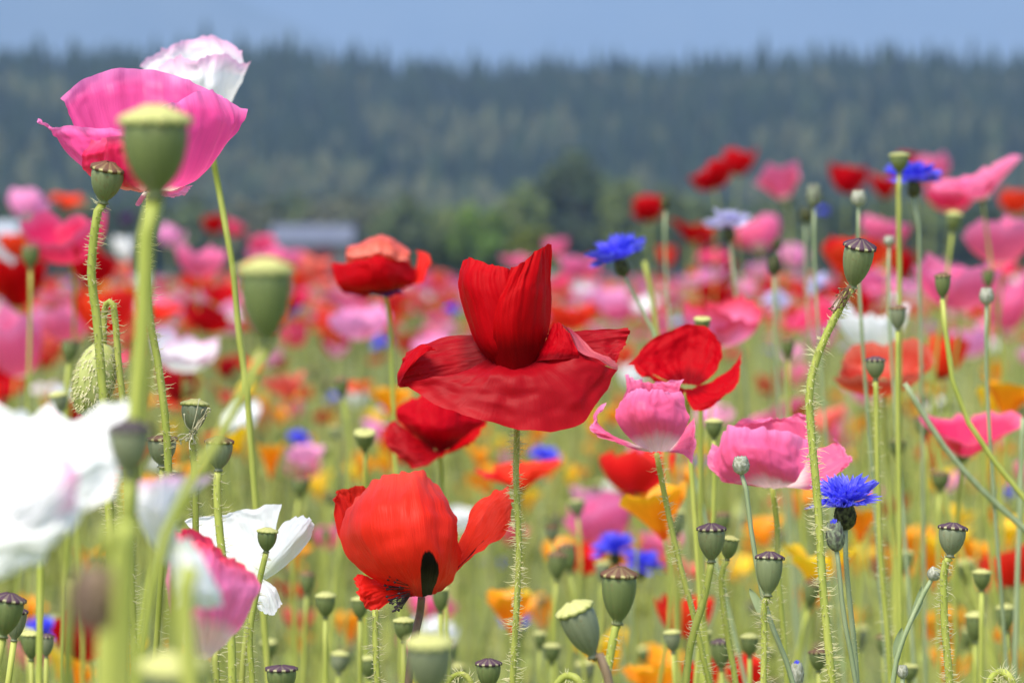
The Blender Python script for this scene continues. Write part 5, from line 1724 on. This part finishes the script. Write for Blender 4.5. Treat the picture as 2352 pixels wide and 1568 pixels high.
hook([(238, 800), (238, 760), (240, 715), (248, 693), (258, 696), (264, 730), (272, 830), (284, 940), (292, 1100)], 1.16, ((240, 788), (194, 952), 96), 'nodding hairy green bud on a hooked stem', 0.0011, 330, 0.004, 4)
hook([(1035, 1590), (1030, 1565), (1045, 1550), (1065, 1548), (1080, 1562), (1086, 1585), (1088, 1620)], 1.17, None, 'thin hairy hooked stalk near the squat green pod', 0.0010, 120, 0.003, 5)
hook([(2268, 1590), (2276, 1560), (2292, 1545), (2310, 1546), (2324, 1564), (2330, 1590), (2332, 1630)], 1.17, None, 'bristly hooked stalk beside the hairy stem of the grey-green pod', 0.0014, 160, 0.0045, 6)
hook([(1276, 1590), (1282, 1566), (1300, 1552), (1322, 1556), (1336, 1576), (1340, 1610)], 1.12, None, 'brownish hooked stalk below the tilted pod', 0.0013, 30, 0.002, 7)
hook([(225, 1440), (222, 1380), (226, 1300), (240, 1235), (262, 1215), (278, 1250), (280, 1400), (276, 1600)], 0.50, ((225, 1290), (215, 1440), 105), 'very soft brownish nodding bud before the big white poppy', 0.0012, 0, 0.002, 8, M_STEM_BROWN)


# free hairy stalks crossing the view
def stalk(pts, d, r, nh, label, mat=None, seed=1):
    root = thing('flower_stalk', base_of(at(*pts[-1], d)), label, 'stem')
    add_stem(root, [tuple(at(x, y, d)) for x, y in pts], r, r * 1.2, mat, nh, ns=8, n=26, seed=seed)


stalk([(862, 1400), (862, 1470), (868, 1590)], 1.2, 0.0011, 130, 'straight hairy stalk under the lower scarlet petal', seed=31)
stalk([(494, 1490), (496, 1540), (500, 1600)], 1.15, 0.0012, 60, 'hairy stalk under the streaked rose poppy', seed=32)
stalk([(2078, 880), (2120, 950), (2180, 1040), (2260, 1130), (2365, 1225), (2470, 1320), (2560, 1430), (2610, 1560)], 1.5, 0.0012, 0, 'leaning smooth stalk crossing the crimson-pink poppy', M_STEM_GREY, 33)
stalk([(1480, 600), (1500, 700), (1512, 800), (1520, 900)], 2.0, 0.0015, 0, 'straight pale stalk behind the blue cornflower', None, 34)
stalk([(2350, 960), (2346, 1060), (2342, 1190), (2338, 1300)], 1.6, 0.0012, 0, 'upright grey stalk beside the small blue cornflower', M_STEM_GREY, 35)
stalk([(440, 1300), (425, 1360), (432, 1500), (440, 1600)], 0.58, 0.0016, 0, 'soft thick pale stalk before the streaked rose poppy', None, 36)
stalk([(160, 1330), (158, 1450), (152, 1600)], 0.75, 0.0011, 0, 'soft green stalk before the red poppy', None, 37)
stalk([(300, 1200), (262, 1330), (245, 1450), (240, 1600)], 0.60, 0.0016, 0, 'soft olive stalk beside the brownish bud', None, 38)
stalk([(95, 1225), (92, 1400), (90, 1560)], 1.0, 0.0010, 0, 'thin green stalk under the big white poppy', None, 39)

# ------------------------------------------------------------------ the crowd further out: single flowers
rr = random.Random(5)


def pick(w_):
    k = rr.random() * sum(b for a, b in w_)
    for a, b in w_:
        k -= b
        if k <= 0:
            return a
    return w_[-1][0]


PLACED = []
for i in range(105):
    d = 4.6 + 5.4 * rr.random() ** 1.1
    x = rr.uniform(-120, 2470)
    if d < 5.5 and 1180 < x < 1450:
        d += 2
    z = min(max(rr.gauss(0.53, 0.07), 0.34), 0.67)
    if x > 1450:
        z += 0.05
    if 900 < x < 1400:
        z -= 0.02
    y = HORIZON + (CAM_H - z) / d * F
    if y < 560 and 800 < x < 1400:
        y = 640 + rr.uniform(0, 40)
    left = x < 900
    c = pick([('red', 5), ('scarlet', 5), ('hotpink', 2), ('pink', 4), ('palepink', 2), ('salmon', 2), ('rosewhite', 1), ('crimson', 1), ('white', 0.7)] if left else
             [('red', 3), ('scarlet', 3), ('hotpink', 2), ('pink', 7), ('palepink', 5), ('salmon', 3), ('rosewhite', 2), ('white', 1)])
    wp = rr.uniform(0.052, 0.076) * F / d
    st = rr.choice(('bowl', 'bowl', 'cup', 'fan', 'open'))
    poppy(x, y, wp, wp * rr.uniform(0.45, 0.8), c, st, rr.uniform(-22, 22), rr.uniform(-12, 30), d, FAR_TXT[c].replace('poppy', FORM[st] + ' poppy'), SEA)
for i in range(118):
    d = rr.uniform(3.0, 7.5)
    x = rr.uniform(-60, 2420)
    y = 780 + 780 * rr.random() ** 1.5
    z = CAM_H - (y - HORIZON) / F * d
    if z < 0.2 or z > 0.5:
        continue
    c = pick([('red', 4), ('scarlet', 4), ('pink', 4), ('palepink', 2), ('salmon', 4), ('white', 2)])
    st = rr.choice(('bowl', 'cup', 'fan'))
    wp = rr.uniform(0.04, 0.065) * F / d
    poppy(x, y, wp, wp * rr.uniform(0.5, 0.9), c, st, rr.uniform(-25, 25), rr.uniform(-12, 20), d, 'low ' + FAR_TXT[c].replace('poppy', FORM[st] + ' poppy').replace('in the crowded middle of the field', 'below the taller blooms'), SEA)
for i in range(150):
    d = rr.uniform(2.6, 8.0)
    x = rr.uniform(-100, 2450)
    z = rr.uniform(0.22, 0.40)
    y = HORIZON + (CAM_H - z) / d * F
    if y < 860 or y > 1640:
        continue
    c = rr.choice(('orange', 'orange', 'orange', 'yellow'))
    wp = rr.uniform(0.034, 0.05) * F / d
    hp, ln = wp * rr.uniform(.7, 1.1), rr.uniform(-20, 20)
    poppy(x, y, wp, hp, c, 'cal', ln, rr.uniform(-5, 12), d, cal_label(c, wp, hp, ln), CALS, name='california_poppy', cat='california poppy')
for i in range(150):
    d = rr.uniform(1.9, 6.0)
    x = rr.uniform(-80, 2430)
    z = rr.uniform(0.26, 0.50)
    y = HORIZON + (CAM_H - z) / d * F
    if y > 1650 or y < 760:
        continue
    pod(x, y, 0.0105 * F / d, d, rr.uniform(-12, 12), rr.uniform(-4, 8), *(q := (rr.randrange(5), rr.choice(('yellow', 'yellow', 'brown', 'purple')), rr.choice((0, 1, 1, 2)))), label='small %s %s seed pod with %s crown among the stems' % (PSH[q[0]], PBO[q[2]], q[1]), group=B_)
for i in range(9):
    d = rr.uniform(3.0, 7.0)
    x = rr.uniform(0, 2350)
    z = rr.uniform(0.30, 0.56)
    y = HORIZON + (CAM_H - z) / d * F
    cc = rr.choice(('blue', 'blue', 'blue', 'lilac'))
    cornflower(x, y, 0.030 * F / d, d, cc, rr.uniform(-15, 15), rr.uniform(0, 25), 'small ' + cc + ' cornflower scattered far among the poppies', CORN)


# ------------------------------------------------------------------ the rest of the field: stems, leaves and far blooms as masses
def greenery(name, label, y0, y1, dens, hmin, hmax, sides, segs, leaves, wmul=1.0, seed=3):
    rg = np.random.default_rng(seed)
    area = 0.21 * (y1 * y1 - y0 * y0)
    n = int(area * dens)
    y = np.sqrt(rg.uniform(y0 * y0, y1 * y1, n))
    x = rg.uniform(-0.21, 0.21, n) * y
    h = rg.uniform(hmin, hmax, n) * rg.uniform(0.75, 1.0, n)
    pal = np.array([(0.42, 0.42, 0.10), (0.50, 0.49, 0.15), (0.30, 0.34, 0.08), (0.56, 0.53, 0.20), (0.12, 0.16, 0.045)])
    col = pal[rg.integers(0, 5, n)] * rg.uniform(0.8, 1.2, (n, 1))
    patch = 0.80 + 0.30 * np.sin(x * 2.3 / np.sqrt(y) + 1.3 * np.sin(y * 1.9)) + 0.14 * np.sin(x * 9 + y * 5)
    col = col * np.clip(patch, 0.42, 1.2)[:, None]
    lean = rg.normal(0, 0.11, (n, 2))
    curve = rg.normal(0, 0.10, (n, 2))
    rad = rg.uniform(0.0008, 0.0015, n) * wmul
    Vs, Fs, Ts = [], [], []
    t = np.linspace(0, 1, segs + 1)
    q = np.arange(sides) * 2 * np.pi / sides
    ring = []
    for k in t:
        cx = x + (lean[:, 0] * k + curve[:, 0] * k * k) * h
        cy = y + (lean[:, 1] * k + curve[:, 1] * k * k) * h
        cz = h * k
        rk = rad * (1.15 - 0.4 * k)
        P = np.stack([cx[:, None] + rk[:, None] * np.cos(q), cy[:, None] + rk[:, None] * np.sin(q), np.repeat(cz[:, None], sides, 1)], -1)
        ring.append(P)
    V = np.stack(ring, 1)                     # n, segs+1, sides, 3
    per = (segs + 1) * sides
    f = np.array(grid_faces(segs + 1, sides, True))
    Fq = (np.arange(n)[:, None, None] * per + f[None]).reshape(-1, 4)
    Vs.append(V.reshape(-1, 3))
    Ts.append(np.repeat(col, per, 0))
    Fs.append(Fq)
    off = n * per
    # narrow lobed leaves
    m = n * leaves
    if m:
        idx = np.repeat(np.arange(n), leaves)
        k = rg.uniform(0.05, 0.72, m)
        bx = x[idx] + (lean[idx, 0] * k + curve[idx, 0] * k * k) * h[idx]
        by = y[idx] + (lean[idx, 1] * k + curve[idx, 1] * k * k) * h[idx]
        bz = h[idx] * k
        az = rg.uniform(0, 6.283, m)
        L = rg.uniform(0.03, 0.085, m) * (1.15 - k)
        wd = np.where(rg.random(m) < 0.3, rg.uniform(0.005, 0.011, m), rg.uniform(0.0018, 0.005, m)) * min(wmul, 1.6)
        up = rg.uniform(0.2, 1.3, m)
        d = np.stack([np.cos(az), np.sin(az), up], -1)
        d /= np.linalg.norm(d, axis=1)[:, None]
        s = np.stack([-np.sin(az), np.cos(az), np.zeros(m)], -1)
        b = np.stack([bx, by, bz], -1)
        p1 = b + d * (L * 0.5)[:, None]
        tip = b + d * L[:, None] - np.array([0, 0, 1.0]) * (L * 0.25)[:, None]
        Vl = np.stack([b - s * (wd * .3)[:, None], b + s * (wd * .3)[:, None], p1 + s * wd[:, None], p1 - s * wd[:, None], tip + s * (wd * .15)[:, None], tip - s * (wd * .15)[:, None]], 1)
        fl = np.array([(0, 1, 2, 3), (3, 2, 4, 5)])
        Fs.append((off + np.arange(m)[:, None, None] * 6 + fl[None]).reshape(-1, 4))
        Vs.append(Vl.reshape(-1, 3))
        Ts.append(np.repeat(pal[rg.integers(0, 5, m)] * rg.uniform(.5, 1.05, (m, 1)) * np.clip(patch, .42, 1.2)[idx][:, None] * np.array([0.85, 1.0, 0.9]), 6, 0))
    me = fast_mesh(name, np.concatenate(Vs), np.concatenate(Fs), np.concatenate(Ts), M_TINT)
    tag(link(name, me), label, 'plants', kind='stuff')


greenery('undergrowth', 'tangle of yellow-green stems and narrow leaves between the flowers', 2.2, 4.5, 62, 0.18, 0.36, 5, 5, 5, 1.5, 3)
greenery('undergrowth', 'dense yellow-green stems and leaves in the middle of the field', 4.5, 12.0, 62, 0.24, 0.47, 4, 4, 5, 1.8, 4)
greenery('undergrowth', 'far yellow-green stems and leaves at the back of the field', 12.0, 75.0, 14, 0.34, 0.54, 3, 2, 2, 3.0, 5)


def far_blooms():
    rg = np.random.default_rng(9)
    tm = []
    for st, sd_ in (('bowl', 1), ('cup', 2), ('fan', 3), ('bowl', 4), ('open', 5)):
        parts = [petal_template(st, k, sd_, 5, 4) for k in range(4)]
        vv, ff, o = [], [], 0
        for p in parts:
            vv.append(p[0])
            ff.append(np.array(p[1]) + o)
            o += len(p[0])
        vv = np.concatenate(vv)
        tm.append((vv / max(np.ptp(vv[:, 0]), np.ptp(vv[:, 1])), np.concatenate(ff)))
    y0, y1 = 7.5, 75.0
    n = 4700
    pal = {'red': (0.66, 0.01, 0.015), 'scarlet': (0.84, 0.05, 0.025), 'pink': (0.86, 0.15, 0.36), 'palepink': (0.88, 0.34, 0.58), 'salmon': (0.82, 0.16, 0.12), 'white': (0.86, 0.84, 0.84), 'orange': (0.9, 0.28, 0.02), 'blue': (0.1, 0.09, 0.7)}
    names = list(pal)
    V, Fc, T = [], [], []
    off = 0
    for i in range(n):
        y = math.sqrt(rg.uniform(y0 * y0, y1 * y1)) if rg.random() < .7 else rg.uniform(y0, 30)
        x = rg.uniform(-0.2, 0.2) * y
        vv, ff = tm[rg.integers(0, 5)]
        s = rg.uniform(0.05, 0.075)
        q = rg.random() * 6.283
        ln = rg.normal(0, 0.3)
        pw = np.array([.2, .2, .2, .14, .14, .05, .05, .02]) if x < 0 else np.array([.13, .13, .28, .2, .14, .06, .04, .02])
        c = pal[names[rg.choice(8, p=pw / pw.sum())]]
        ca, sa = math.cos(q), math.sin(q)
        P = vv * s
        P = np.stack([P[:, 0] * ca - P[:, 1] * sa, P[:, 0] * sa + P[:, 1] * ca, P[:, 2]], -1)
        cb, sb = math.cos(ln), math.sin(ln)
        P = np.stack([P[:, 0] * cb + P[:, 2] * sb, P[:, 1], -P[:, 0] * sb + P[:, 2] * cb], -1)
        z = np.clip(rg.normal(0.50, 0.06), 0.3, 0.62)
        V.append(P + np.array([x, y, z]))
        Fc.append(ff + off)
        T.append(np.repeat([np.array(c) * rg.uniform(.8, 1.1)], len(P), 0))
        off += len(P)
    me = fast_mesh('far_poppies', np.concatenate(V), np.concatenate(Fc), np.concatenate(T), M_TINT, True)
    tag(link('far_poppies', me), 'far mass of red, pink and white blooms at the back of the field', 'poppies', kind='stuff')


far_blooms()
